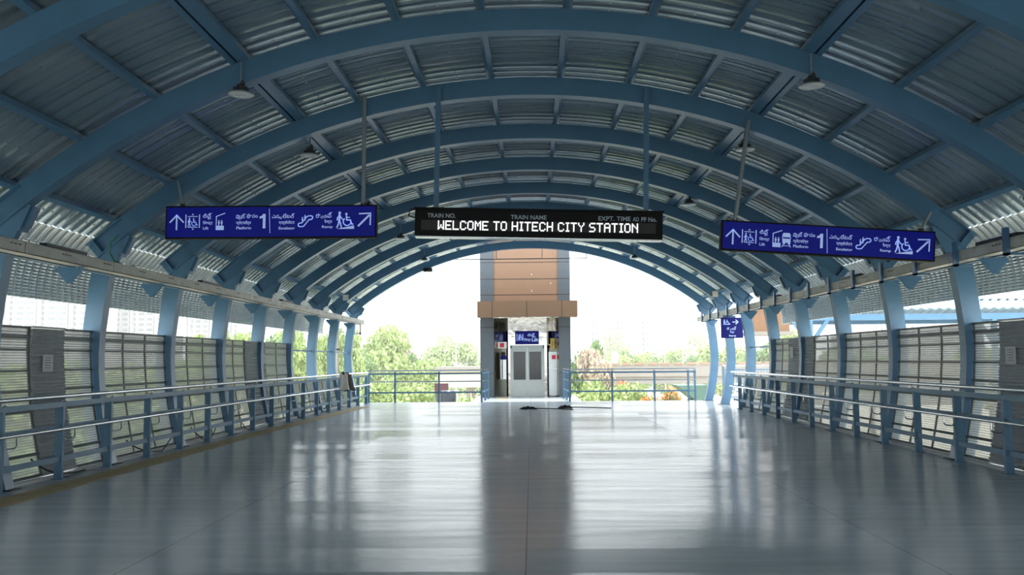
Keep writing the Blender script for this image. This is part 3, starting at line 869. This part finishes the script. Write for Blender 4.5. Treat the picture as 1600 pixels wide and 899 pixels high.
for x in (6.45, 6.98): build('hanger_rod', MB().tube([(x, Y+.03, 2.93), (x, Y+.03, 3.02 if x < 6.7 else 3.3)], .012, 6), 'dark', t)

# small things on the end frames
t = thing('security_camera', 'small dark box camera under the end arch, left of the lift', 'camera', (-3.9, AY(9)-.05, 5.02))
build('body', MB().box((-4.07, AY(9)-.2, 4.99), (-3.73, AY(9)+.05, 5.13)), 'dark', t)
build('mount', MB().box((-3.93, AY(9)-.06, 5.12), (-3.87, AY(9)+.0, 5.16)), 'dark', t)
build('lens_hood', MB().box((-4.02, AY(9)-.24, 5.02), (-3.9, AY(9)-.2, 5.10)), 'black', t)
tag(build('junction_box', MB().box((-6.55, AY(8)-.14, 3.72), (-6.36, AY(8)-.012, 3.92)), 'white', None, loc=(-6.45, AY(8)-.1, 3.72)), 'small white junction box on the left knee of the frame before the end', 'junction box')
tag(build('junction_box', MB().box((6.36, AY(8)-.14, 3.72), (6.55, AY(8)-.012, 3.92)), 'cream', None, loc=(6.45, AY(8)-.1, 3.72)), 'small grey junction box on the right knee of the frame before the end', 'junction box')
t = thing('gutter_rod', 'thin rod with upturned ends just beyond the end arch', 'rod', (-.2, 35.1, 5.62))
build('rod', MB().tube([(-3.05, 35.08, 5.55), (2.25, 35.08, 5.55)], .018, 8), 'dark', t)
for x in (-3.05, -1.3, .5, 2.25): build('hanger', MB().bar((x, 35.08, 5.54), (x, 35.08, ZC + math.sqrt(RS*RS - x*x) + .01), .03, .03), 'cream', t)
t = thing('downpipe', 'cream rainwater pipe outside the last left bay', 'pipe', (-7.25, 33.6, -3))
build('pipe', MB().tube([(-7.27, 33.6, -3), (-7.27, 33.6, 3.0)], .085, 12), 'cream', t, smooth=True)
build('bracket', MB().box((-7.38, 33.5, 2.0), (-7.16, 33.7, 2.06)), 'dark', t)

# ------------------------------------------------------------------ cloths on the rail and mops on the floor
def cloth(name, label, y0, y1, x, ztop, zbot, m_, k):
    x += .1
    t = thing(name, label, 'cloth', (x, (y0+y1)/2, zbot), None)
    mb = MB(); n, r = 10, 12
    for j in range(r+1):
        u = j/r; z = ztop + (zbot-ztop)*u
        w = (1 - .25*math.sin(u*PI)*.6) * (1 + .35*u*(k % 2))
        for i in range(n+1):
            v = i/n; y = (y0+y1)/2 + (v-.5)*(y1-y0)*w + .04*u*math.sin(3*u+k)
            mb.v.append((x + (v-.45)*.30*w*(.4+.6*u) + .03*math.sin(v*9+k+u*2)*(.3+u) + .02*u, y, z + .015*math.sin(v*11+k)*u))
    for j in range(r):
        for i in range(n):
            a = j*(n+1)+i; mb.f.append((a, a+1, a+n+2, a+n+1))
    o = build('drape', mb, m_, t, smooth=True)
    so = o.modifiers.new('thick', 'SOLIDIFY'); so.thickness = .012
    kn = MB().lathe((x - .02, (y0+y1)/2, ztop - .02), [(0, -.03), (.05, -.02), (.065, .02), (.05, .07), (0, .09)], 12)
    build('knot', kn, 'clothdark', t, smooth=True)
xr = rail_x(-1, 29.3) + .145
cloth('hanging_cloth', 'pale rag hanging from the left handrail near its far end', 28.75, 29.35, xr, 1.19, .66, 'clothgrey', 0)
cloth('hanging_cloth', 'dark brown bag hanging from the left handrail beside a pale rag', 29.45, 30.0, xr, 1.16, .62, 'clothdark', 1)
def mop(label, head, tail, r):
    t = thing('mop', label, 'mop', head, 'mops lying on the floor')
    h = Vector(head); d = (Vector(tail) - h)
    build('handle', MB().tube([h + Vector((0, 0, .05)), Vector(tail) + Vector((0, 0, .02))], .017, 8), 'dark', t)
    mb = MB(); rr = random.Random(3)
    for i in range(46):
        a = rr.uniform(0, 2*PI); L = rr.uniform(.15, r)
        p = [h + Vector((rr.uniform(-.05, .05), rr.uniform(-.05, .05), .075))]
        p.append(h + Vector((math.cos(a)*L*.55, math.sin(a)*L*.4, .06 + rr.uniform(0, .03))))
        p.append(h + Vector((math.cos(a)*L, math.sin(a)*L*.6, .016)))
        mb.tube(p, .014, 5)
    build('yarn_head', mb, 'mop', t)
    build('socket', MB().lathe((h.x, h.y, .03), [(0, 0), (.06, 0), (.05, .06), (.025, .09), (0, .09)], 10), 'black', t)
mop('dark mop lying on the floor before the lift, head to the left', (-.08, 28.8, 0), (1.35, 28.55, 0), .32)
mop('dark mop lying on the floor before the lift, head in the middle', (1.12, 29.35, 0), (2.6, 29.1, 0), .26)

# ------------------------------------------------------------------ lift tower
YF = 38.3
t = thing('lift_tower', 'tan and grey clad lift tower with mirrored steel lobby and double doors', 'lift', (-.2, YF, 0))
for x0, x1 in ((-2.14, -1.56), (1.21, 1.72)):
    p = build('pier', MB().box((x0, YF, -8), (x1, YF+3.4, 9)), 'slate', t)
    jm = MB()
    for z in (1.02, 2.98, 5.05, 5.77, 4.37): jm.box((x0-.002, YF-.003, z-.012), (x1+.002, YF+.05, z+.012))
    build('joint', jm, 'joint', p)
p = build('cladding', MB().box((-1.56, YF+.05, 3.5), (1.21, YF+3.4, 9)), 'tan', t)
jm = MB()
for z in (4.37, 5.05, 5.77, 6.45): jm.box((-1.56, YF+.044, z-.014), (1.21, YF+.06, z+.014))
build('joint', jm, 'joint', p)
for (x, z) in ((.08, 5.2), (.08, 4.5), (.9, 4.82)):
    build('rag_bolt', MB().box((x-.012, YF+.03, z), (x+.012, YF+.05, z+.07)), 'white', p)
p = build('fascia', MB().box((-2.23, YF-.55, 3.39), (2.0, YF+.3, 4.07)), 'brown', t)
jm = MB()
for x in (-1.6, -.14, 1.34): jm.box((x-.012, YF-.553, 3.39), (x+.012, YF-.4, 4.07))
build('joint', jm, 'joint', p)
YD = YF + .95
build('lobby_ceiling', MB().box((-1.56, YF-.5, 3.35), (1.21, YD, 3.388)), 'mirror', t)
build('back_wall', MB().box((-1.56, YD, 0), (1.21, YD+.1, 3.36)), 'mirror', t)
build('lobby_side', MB().add([(-1.555, YF+.02, 0), (-.98, YD-.03, 0), (-.98, YD-.03, 3.35), (-1.555, YF+.02, 3.35)], [(0,1,2,3)]), 'mirror', t)
build('lobby_side', MB().add([(1.205, YF+.02, 0), (.72, YD-.03, 0), (.72, YD-.03, 3.35), (1.205, YF+.02, 3.35)], [(0,1,2,3)]), 'mirror', t)
x0, x1, zt = -.82, .54, 2.1
df = MB().box((x0-.06, YD-.07, 0), (x0, YD, zt+.1)).box((x1, YD-.07, 0), (x1+.06, YD, zt+.1)).box((x0-.06, YD-.07, zt), (x1+.06, YD, zt+.12))
build('door_frame', df, 'satin', t)
xm = (x0+x1)/2
for a, b in ((x0, xm-.006), (xm+.006, x1)):
    g0, g1 = a+.075, b-.075
    d = MB().box((a, YD-.05, 0), (g0, YD-.01, zt)).box((g1, YD-.05, 0), (b, YD-.01, zt)).box((g0, YD-.05, 0), (g1, YD-.01, .72)).box((g0, YD-.05, zt-.16), (g1, YD-.01, zt))
    dr = build('door_leaf', d, 'satin', t)
    build('door_glass', MB().box((g0, YD-.03, .72), (g1, YD-.015, zt-.16)), 'glassdark', dr)
build('call_panel', MB().box((-1.2, YD-.42, .75), (-1.05, YD-.38, 1.6)), 'steel', t)
build('call_display', MB().box((-1.2, YD-.43, 1.62), (-1.04, YD-.40, 1.76)), 'signblue', t)

t = thing('lift_sign', 'small blue sign above the lift doors', 'sign', (-.15, YD-.1, 2.25))
build('face', MB().box((-.66, YD-.12, 2.26), (.37, YD-.02, 2.84)), 'smallblue', t)
A = Flat(); A.rect(6, 12, 9, 42).rect(31, 12, 34, 42).line([(14, 20), (20, 14), (26, 20)], 2.5); walker(A, 17, 18, 22, 2); wheelchair(A, 23, 18, 20, 2)
B = Flat(); B.text('\u0c32\u0c3f\u0c2b\u0c4d', 52, 10, 84, 24).text('\u0c1f', 72, 21, 86, 29).text('\u093f\u0932\u092b\u094d\u091f', 37, 30, 66, 46).text('Lift', 70, 31, 98, 45, .03)
for nm_, f in (('pictogram', A), ('lettering', B)):
    build(nm_, lay(f, (-.66, YD-.12, 2.84), Vector((1,0,0)), Vector((0,0,1)), Vector((0,-1,0)), .0103, .004), 'signtext', t)
t = thing('lift_pillar', 'white steel cabinet with a red sign standing right of the lift doors', 'cabinet', (1.0, YF+.25, 0))
build('body', MB().box((.78, YF+.18, .05), (1.19, YF+.42, 1.92)), 'white', t)
build('foot', MB().box((.75, YF+.17, 0), (.85, YF+.43, .06)), 'dark', t)
build('foot', MB().box((1.12, YF+.17, 0), (1.22, YF+.43, .06)), 'dark', t)
build('red_sign', MB().box((.91, YF+.172, 1.6), (1.07, YF+.182, 1.78)), 'red', t)
build('trim_line', MB().box((.78, YF+.176, 1.18), (1.19, YF+.182, 1.21)), 'steel', t)
t = thing('warning_sign', 'narrow yellow sign hanging right of the lift doors', 'sign', (.95, YF+.3, 2.05))
build('face', MB().box((.86, YF+.28, 2.05), (1.03, YF+.31, 2.5)), 'yellow', t)
build('hanger', MB().tube([(.945, YF+.295, 2.5), (.945, YF+.295, 3.36)], .008, 6), 'dark', t)
build('mark', MB().box((.93, YF+.277, 2.14), (.96, YF+.281, 2.36)), 'brown', t)
t = thing('safety_sign', 'white sign with a red square hanging left of the lift doors', 'sign', (-1.2, YF+.3, 2.1))
build('face', MB().box((-1.42, YF+.28, 2.08), (-1.02, YF+.31, 2.36)), 'white', t)
build('red_square', MB().box((-1.31, YF+.274, 2.13), (-1.13, YF+.281, 2.31)), 'red', t)
for x in (-1.36, -1.08): build('hanger', MB().tube([(x, YF+.295, 2.36), (x, YF+.295, 3.36)], .006, 6), 'dark', t)
t = thing('tactile_mat', 'small yellow tactile patch before the lift doors', 'tactile paving', (-1.15, 38.2, 0))
build('tile', MB().box((-1.4, 36.6, .0005), (-.95, 38.2, .008)), 'ochre', t)

# ------------------------------------------------------------------ outside
gm = MB().box((-900, -300, -8.5), (900, 1500, -8)); struct('ground', gm, 'ground')

def leaf_crown(seed, blobs, n, size, squash=1.0):
    r = random.Random(seed); mb = MB()
    for i in range(n):
        b = blobs[r.randrange(len(blobs))]
        d = Vector((r.gauss(0, 1), r.gauss(0, 1), r.gauss(0, 1))).normalized() * (r.random()**.45)
        p = Vector((b[0]+d.x*b[3], b[1]+d.y*b[3], b[2]+d.z*b[3]*squash))
        e = Euler((r.uniform(0, 6.3), r.uniform(0, 6.3), r.uniform(0, 6.3))).to_matrix()
        s = size*r.uniform(.6, 1.3)
        vs = [p + e @ Vector(q) for q in ((-s*.5, 0, 0), (0, -s*.32, .08*s), (s*.5, 0, 0), (0, s*.32, -.05*s))]
        mb.add(vs, [(0, 1, 2, 3)])
    return mb
def blobset(seed, n, R, H):
    r = random.Random(seed); out = []
    for i in range(n):
        a = r.uniform(0, 2*PI); q = R*r.uniform(.15, .75)
        out.append((q*math.cos(a), q*math.sin(a), H*r.uniform(.45, .88), R*r.uniform(.3, .5)))
    out.append((0, 0, H*.7, R*.6))
    return out
def make_tree(seed, R, H, n, size, leaf):
    t = thing('tree', '', 'tree', (0, 0, 0), 'trees outside the hall')
    bl = blobset(seed, 12, R, H)
    tr = MB().tube([(0, 0, 0), (.1, .05, H*.25), (0, 0, H*.5), (.1, 0, H*.75)], [R*.08, R*.06, R*.045, R*.02], 8)
    for b in bl[:6]: tr.tube([(0, 0, H*.35), (b[0]*.5, b[1]*.5, (H*.4+b[2])/2), (b[0], b[1], b[2])], [R*.03, R*.02, R*.01], 6)
    build('trunk', tr, 'bark', t, smooth=True)
    build('crown', leaf_crown(seed, bl, n, size), leaf, t)
    return t
PROTO = {}
SPEC = {'fresh': (11, 'leaf1'), 'green': (23, 'leaf2'), 'dry': (37, 'leaf3'), 'pale': (51, 'leaf4')}
def tree(kind, x, y, top, R, label):
    """a tree of one of four kinds, its crown reaching height top"""
    sc = (R/2*1.15, R/2*1.15, (top+8)/7.3); rz = rnd.uniform(0, 6.28)
    if kind not in PROTO:
        o = make_tree(SPEC[kind][0], 2.0, 7.5, 5200, .26, SPEC[kind][1]); PROTO[kind] = o
        o.location = (x, y, -8); o.scale = sc; o.rotation_euler.z = rz; o['label'] = label
    else: o = dup(PROTO[kind], (x, y, -8), label, scale=sc, rz=rz)
    return o
T = 'tree'
for kind, x, y, top, R, lb in [
    ('fresh', -15.3, 95, 5.7, 3.1, 'tall fresh green tree beyond the far railing, left of the lift'),
    ('dry', -15.9, 97.5, 4.6, 2.0, 'pinkish dry tree beyond the far railing beside the last left column'),
    ('green', -15.7, 80, 4.1, 2.0, 'green tree directly behind the last left column'),
    ('fresh', -10.8, 84, 2.3, 2.2, 'low round green tree beyond the middle of the left far railing'),
    ('green', -11.6, 100, 3.1, 2.3, 'round green tree behind the low round tree left of the lift'),
    ('pale', -11.2, 110, 3.6, 2.7, 'pale green tree beyond the left far railing, toward the lift'),
    ('pale', -7.2, 110, 3.8, 2.2, 'pale tree standing against the left edge of the lift tower'),
    ('pale', -19.3, 190, 7.2, 2.7, 'distant washed-out tree between the tall tower and the lift'),
    ('green', 3.55, 65, 3.6, 1.4, 'green tree against the right edge of the lift tower'),
    ('dry', 4.7, 62, 2.9, 1.5, 'brownish bare-looking tree just right of the lift tower'),
    ('fresh', 5.3, 60, .5, 2.0, 'bright yellow-green bush crown below the right far railing'),
    ('fresh', -9.4, 62, .4, 2.2, 'low yellow-green crown beyond the middle of the left far railing'),
    ('green', -11.9, 58, .2, 2.0, 'low green crown beyond the left far railing, near the last left column'),
    ('fresh', -4.0, 56.5, -.5, 1.6, 'low tree crown beside the maroon sign box, left of the lift'),
    ('fresh', 3.1, 58, .3, 1.7, 'yellow-green crown at the foot of the right lift pier'),
    ('pale', 18.7, 200, 7.7, 3.4, 'distant grey-green round tree before the white apartment block'),
    ('pale', 37.2, 210, 7.5, 3.3, 'distant grey-green tree near the end frame on the right'),
    ('fresh', 12.3, 120, 2.9, 2.6, 'tree in the line behind the viaduct, nearest the lift'),
    ('green', 15.7, 130, 3.5, 3.3, 'second tree from the lift in the line behind the viaduct'),
    ('fresh', 20.1, 135, 3.2, 3.4, 'third tree from the lift in the line behind the viaduct'),
    ('green', 23.5, 130, 3.4, 3.3, 'fourth tree from the lift in the line behind the viaduct'),
    ('fresh', 25.5, 120, 3.8, 3.4, 'tree seen between the last two right columns'),
    ('green', 28.9, 115, 4.1, 3.3, 'tree seen behind the small ramp sign bay'),
    ('fresh', 31.2, 110, 5.4, 2.4, 'tree seen through the last open bay on the right before the screens'),
    ('fresh', -17.9, 50, 3.5, 1.3, 'tree top showing above the left screens, nearest the camera'),
    ('fresh', -20.0, 60, 4.4, 1.5, 'tree top above the far end of the left screens'),
    ('green', -19.1, 64, 4.3, 1.7, 'green tree filling the gap past the last full left screen'),
    ('fresh', -18.8, 70, 4.9, 1.8, 'fresh tree in the first open left bay'),
    ('green', -18.5, 78, 5.3, 2.1, 'green tree in the second open left bay'),
    ('fresh', -16.1, 76, 4.7, 1.7, 'fresh tree in the third open left bay')]:
    tree(kind, x, y, top, R, lb)
for i, (x, y, top, R) in enumerate([(-15, 15, .7, 2.6), (-19, 19, 1.9, 3.2), (-15, 23, 1.0, 2.4), (-21, 28, 2.2, 3.4), (-16, 31, .9, 2.4), (-22, 37, 2.4, 3.2), (-17, 40, 1.2, 2.6), (-20, 48, 2.0, 3.0)]):
    tree(['green', 'fresh'][i % 2], x, y, top, R, 'tree seen through the left louvred screens, %s from the camera' % ORD[i].replace('nearest', 'first').replace('last', 'ninth'))
for i, (x, y, top, R) in enumerate([(36, 96, 3.2, 3.6), (43, 84, 3.1, 3.6), (51, 82, 3.0, 3.6), (38, 112, 3.6, 4.0), (59, 88, 3.4, 4.0), (67, 92, 3.5, 4.2)]):
    tree(['green', 'fresh', 'pale'][i % 3], x, y, top, R, 'tree seen through the right louvred screens, %s toward the camera side' % ORD[i].replace('nearest', 'first'))
def flame(x, y, top, R, seed, label):
    o = dup(PROTO['green'], (x, y, -8), label, scale=(R/2, R/2, (top+8)/7.3), rz=seed)
    bl = blobset(23, 12, 2.0, 7.5)
    bl = [(b[0], b[1], b[2]+.25, b[3]*1.02) for b in bl if b[2] > 4.6]
    base = LOC[PROTO['green'].name]
    b = build('blossom', leaf_crown(seed, bl, 1500, .24), 'bloom', None)
    b.parent = o
    return o
flame(7.4, 63, .3, 1.7, 3, 'flame tree with orange blossom right of the yellow-green bush')
flame(9.9, 64, -.1, 1.5, 5, 'flame tree with orange blossom before the viaduct piers')
flame(7.0, 57, -.6, 1.2, 8, 'low flame tree with red-orange blossom below the right far railing')

# viaduct
t = thing('viaduct', 'long pale concrete viaduct with a reddish coping beyond the right far railing', 'viaduct', (25, 71, -8))
build('deck', MB().box((2.0, 69.8, -.35), (95, 74, .35)), 'concrete', t)
build('parapet', MB().box((2.0, 69.6, .2), (95, 69.9, 1.12)), 'concrete', t)
cp = MB()
x = 2.0
while x < 95: cp.box((x, 69.5, 1.12), (x+.7, 70.0, 1.28)); x += 1.0
build('coping', cp, 'coping', t)
for x in (6, 22, 40, 62, 84): build('pier', MB().lathe((x, 72, -8), [(0, 0), (.9, 0), (.9, 6.6), (1.7, 7.65), (0, 7.65)], 16), 'concrete', t, smooth=True)
# station canopy beyond the right screens
t = thing('walkway_canopy', 'pale blue pitched walkway roof with corrugated edge beyond the right screens', 'canopy', (22, 46, -8))
rf = MB(); xs = [12.8 + i*.1 for i in range(int(24/.1))]
o = len(rf.v)
for x in xs:
    dz = .05*math.sin(2*PI*x/.45)
    rf.v += [(x, 45, 3.98+dz), (x, 48.0, 4.55+dz), (x, 51, 3.98+dz)]
for i in range(len(xs)-1):
    for j in range(2): a = o+i*3+j; rf.f.append((a, a+1, a+4, a+3))
r_ = build('roof_sheet', rf, 'canopy', t); so = r_.modifiers.new('thick', 'SOLIDIFY'); so.thickness = .04
build('ridge_cap', MB().bar((12.8, 48, 4.62), (36.7, 48, 4.62), .5, .05), 'white', t)
build('edge_beam', MB().box((12.8, 45.1, 3.42), (36.7, 45.3, 3.72)), 'blue', t)
build('edge_beam', MB().box((12.8, 50.7, 3.42), (36.7, 50.9, 3.72)), 'blue', t)
for x in (14.0, 23.1, 32.2):
    cb = MB().bar((x, 45.2, -.5), (x, 45.2, 3.5), .22, .22, up=(0, 1, 0))
    cb.bar((x, 45.2, 2.2), (x-.9, 45.2, 3.5), .18, .18, up=(0, 1, 0)).bar((x, 45.2, 2.2), (x+.9, 45.2, 3.5), .18, .18, up=(0, 1, 0))
    build('braced_post', cb, 'blue', t)
    build('pier', MB().box((x-.3, 44.9, -8), (x+.3, 45.5, -.5)), 'concrete', t)
build('walkway', MB().box((12.8, 44.8, -.8), (36.7, 51.2, -.5)), 'concrete', t)
t = thing('stair_tower', 'brown walled stair head behind the right columns', 'building', (10.6, 41, -8))
build('wall', MB().box((9.95, 40, 2.75), (11.5, 42, 3.9)), 'brick', t)
build('soffit_beam', MB().box((9.9, 39.9, 2.6), (11.6, 42.1, 2.75)), 'concrete', t)
build('column', MB().box((11.0, 41.3, -8), (11.4, 41.7, 2.6)), 'concrete', t)
build('roof', MB().bar((9.8, 41, 3.95), (11.7, 41, 3.95), 2.3, .12), 'white', t)

# buildings in the distance
def tower(label, x0, x1, y, top, strips, floors, dy=14, name='apartment_tower', seen=(-1, 99)):
    t = thing(name, label, 'building', ((x0+x1)/2, y, -8), 'pale distant buildings')
    body = MB().box((x0, y, -8), (x1, y+dy, top))
    w = x1-x0
    for i in range(strips+1):
        x = x0 + w*i/strips; body.box((x-w*.012, y-.5, -8), (x+w*.012, y, top+.6))
    build('wall', body, 'tower', t)
    build('parapet', MB().box((x0-.2, y-.3, top), (x1+.2, y+dy, top+.9)).box((x0+w*.4, y+2, top), (x0+w*.6, y+8, top+2.6)), 'tower', t)
    for i in range(strips):
        xa, xb = x0+w*(i+.22)/strips, x0+w*(i+.78)/strips
        for f in range(floors):
            z = top - (top+8)*(f+.75)/floors; h = (top+8)/floors*.5
            if not seen[0] <= z <= seen[1]: continue
            build('window', MB().box((xa, y-.12, z), (xb, y, z+h)), 'towerwin', t)
            if i % 3 == 0: build('balcony', MB().box((xa+(xb-xa)*.3, y-1.3, z-.5), (xb-(xb-xa)*.3, y, z+.7)), 'tower', t)
    return t
tower('tall pale tower block rising left of the lift, above the trees', -51.3, -42.2, 300, 31.5, 5, 20)
tower('slim pale block behind the trees close to the left of the lift', -23.3, -17.2, 300, 14, 3, 8)
tower('wide pale apartment block right of the lift above the tree line', 17, 38.8, 260, 12.8, 9, 13, name='apartment_block')
tower('pale high-rise seen above the left screens, nearest the camera', -119.3, -99.9, 200, 30, 8, 30, seen=(5.5, 20.5))
tower('pale high-rise above the left screens, second from the camera', -105.8, -91.6, 220, 30, 7, 29, seen=(5.5, 21))
tower('pale high-rise above the left screens, third from the camera', -91, -77.5, 235, 30, 7, 29, seen=(5.5, 21))
tower('pale block under the walkway roof on the right, farther from the lift', 104.3, 124, 250, 13.5, 8, 14, name='apartment_block')
tower('pale block under the walkway roof on the right, nearer the lift', 88, 102.6, 252, 13.5, 6, 14, name='apartment_block')
t = thing('pink_house', 'small pink house among the trees left of the lift', 'house', (-18.4, 130, -8))
build('wall', MB().box((-19.6, 130, -8), (-17.2, 136, 3.4)), 'pink', t)
build('roof_room', MB().box((-19.6, 131, 3.4), (-18.3, 135, 4.4)), 'pink', t)
for z in (.2, 2.2): build('window', MB().box((-18.0, 129.9, z), (-17.6, 130, z+.8)), 'towerwin', t)
t = thing('white_shed', 'long low white building below the left far railing beside the lift', 'building', (-4.6, 64, -8))
build('wall', MB().box((-6.9, 66, -.4), (-2.6, 70, .75)), 'cream', t)
for x in (-6.6, -4.7, -2.9): build('post', MB().box((x-.15, 67, -8), (x+.15, 67.4, -.4)), 'concrete', t)
build('roof_slab', MB().box((-7.1, 65.7, .75), (-2.4, 70.2, 1.1)), 'concrete', t)
t = thing('maroon_hoarding', 'maroon sign box on posts in front of the white building', 'hoarding', (-6.0, 60, -8))
build('box', MB().box((-6.45, 60, -.65), (-5.55, 60.3, .05)), 'maroon', t)
for x in (-6.3, -5.7): build('post', MB().box((x-.05, 60.1, -8), (x+.05, 60.2, -.65)), 'dark', t)
t = thing('dark_block', 'dark blue-grey block on a stand under the maroon sign box', 'tank', (-5.2, 58, -8))  # dark thing of unclear kind, given the shape of a tank
build('tank', MB().lathe((-5.35, 58, -1.2), [(0, 0), (.5, 0), (.52, .1), (.52, .75), (.4, .85), (0, .85)], 20), 'carpaint', t, smooth=True)
for x in (-5.7, -5.0): build('stand_leg', MB().box((x-.06, 57.8, -8), (x+.06, 58.2, -1.2)), 'dark', t)
build('platform', MB().box((-5.95, 57.4, -1.28), (-4.75, 58.6, -1.2)), 'dark', t)
t = thing('site_shed', 'teal sloping shed roof below the right far railing', 'shed', (9.8, 55, -8))
build('roof', MB().prism_xz([(8.9, -.05), (10.75, -.05), (10.75, -1.0), (10.1, -1.0)], 55, 58), 'teal', t)
build('wall', MB().box((9.9, 55.3, -8), (10.7, 57.8, -1.0)), 'concrete', t)
t = thing('water_tank', 'small white rooftop tank above the tree line right of the lift', 'tank', (5.9, 96, -8))
build('tank', MB().lathe((8.9, 96, 1.5), [(0, 0), (.36, 0), (.38, .1), (.38, .7), (.2, .85), (0, .85)], 16), 'white', t, smooth=True)
build('stand', MB().box((8.6, 95.7, -8), (9.2, 96.3, 1.5)), 'white', t)
for i, (x, y, z, lb) in enumerate([(6.4, 80, 6.2, 'thin lamp pole above the trees, nearest the lift on its right'), (12.6, 85, 6.4, 'thin lamp pole midway between the lift and the end frame'),
                                   (15.1, 90, 5.4, 'lattice-like thin pole nearer the end frame'), (-8.4, 100, 6.8, 'thin pole left of the lift tower')]):
    t = thing('street_pole', lb, 'pole', (x, y, -8), 'thin poles outside')
    build('pole', MB().tube([(x, y, -8), (x, y, z)], [.09, .045], 8), 'tray', t)
    build('arm', MB().tube([(x, y, z-.05), (x+.7, y, z+.1)], .03, 6), 'tray', t)

# hazy air over the city beyond the hall
hm = bpy.data.materials.new('summer_haze'); hm.use_nodes = True
hn = hm.node_tree; hn.nodes.clear()
ho = hn.nodes.new('ShaderNodeOutputMaterial'); hv = hn.nodes.new('ShaderNodeVolumeScatter')
hv.inputs['Color'].default_value = (1, 1, 1, 1); hv.inputs['Density'].default_value = .0013; hv.inputs['Anisotropy'].default_value = .35
hn.links.new(hv.outputs[0], ho.inputs['Volume'])
hz = build('haze', MB().box((-420, 43.5, -7.9), (420, 520, 46)), hm)
tag(hz, 'white summer haze over the trees and blocks beyond the hall', 'haze', kind='stuff')
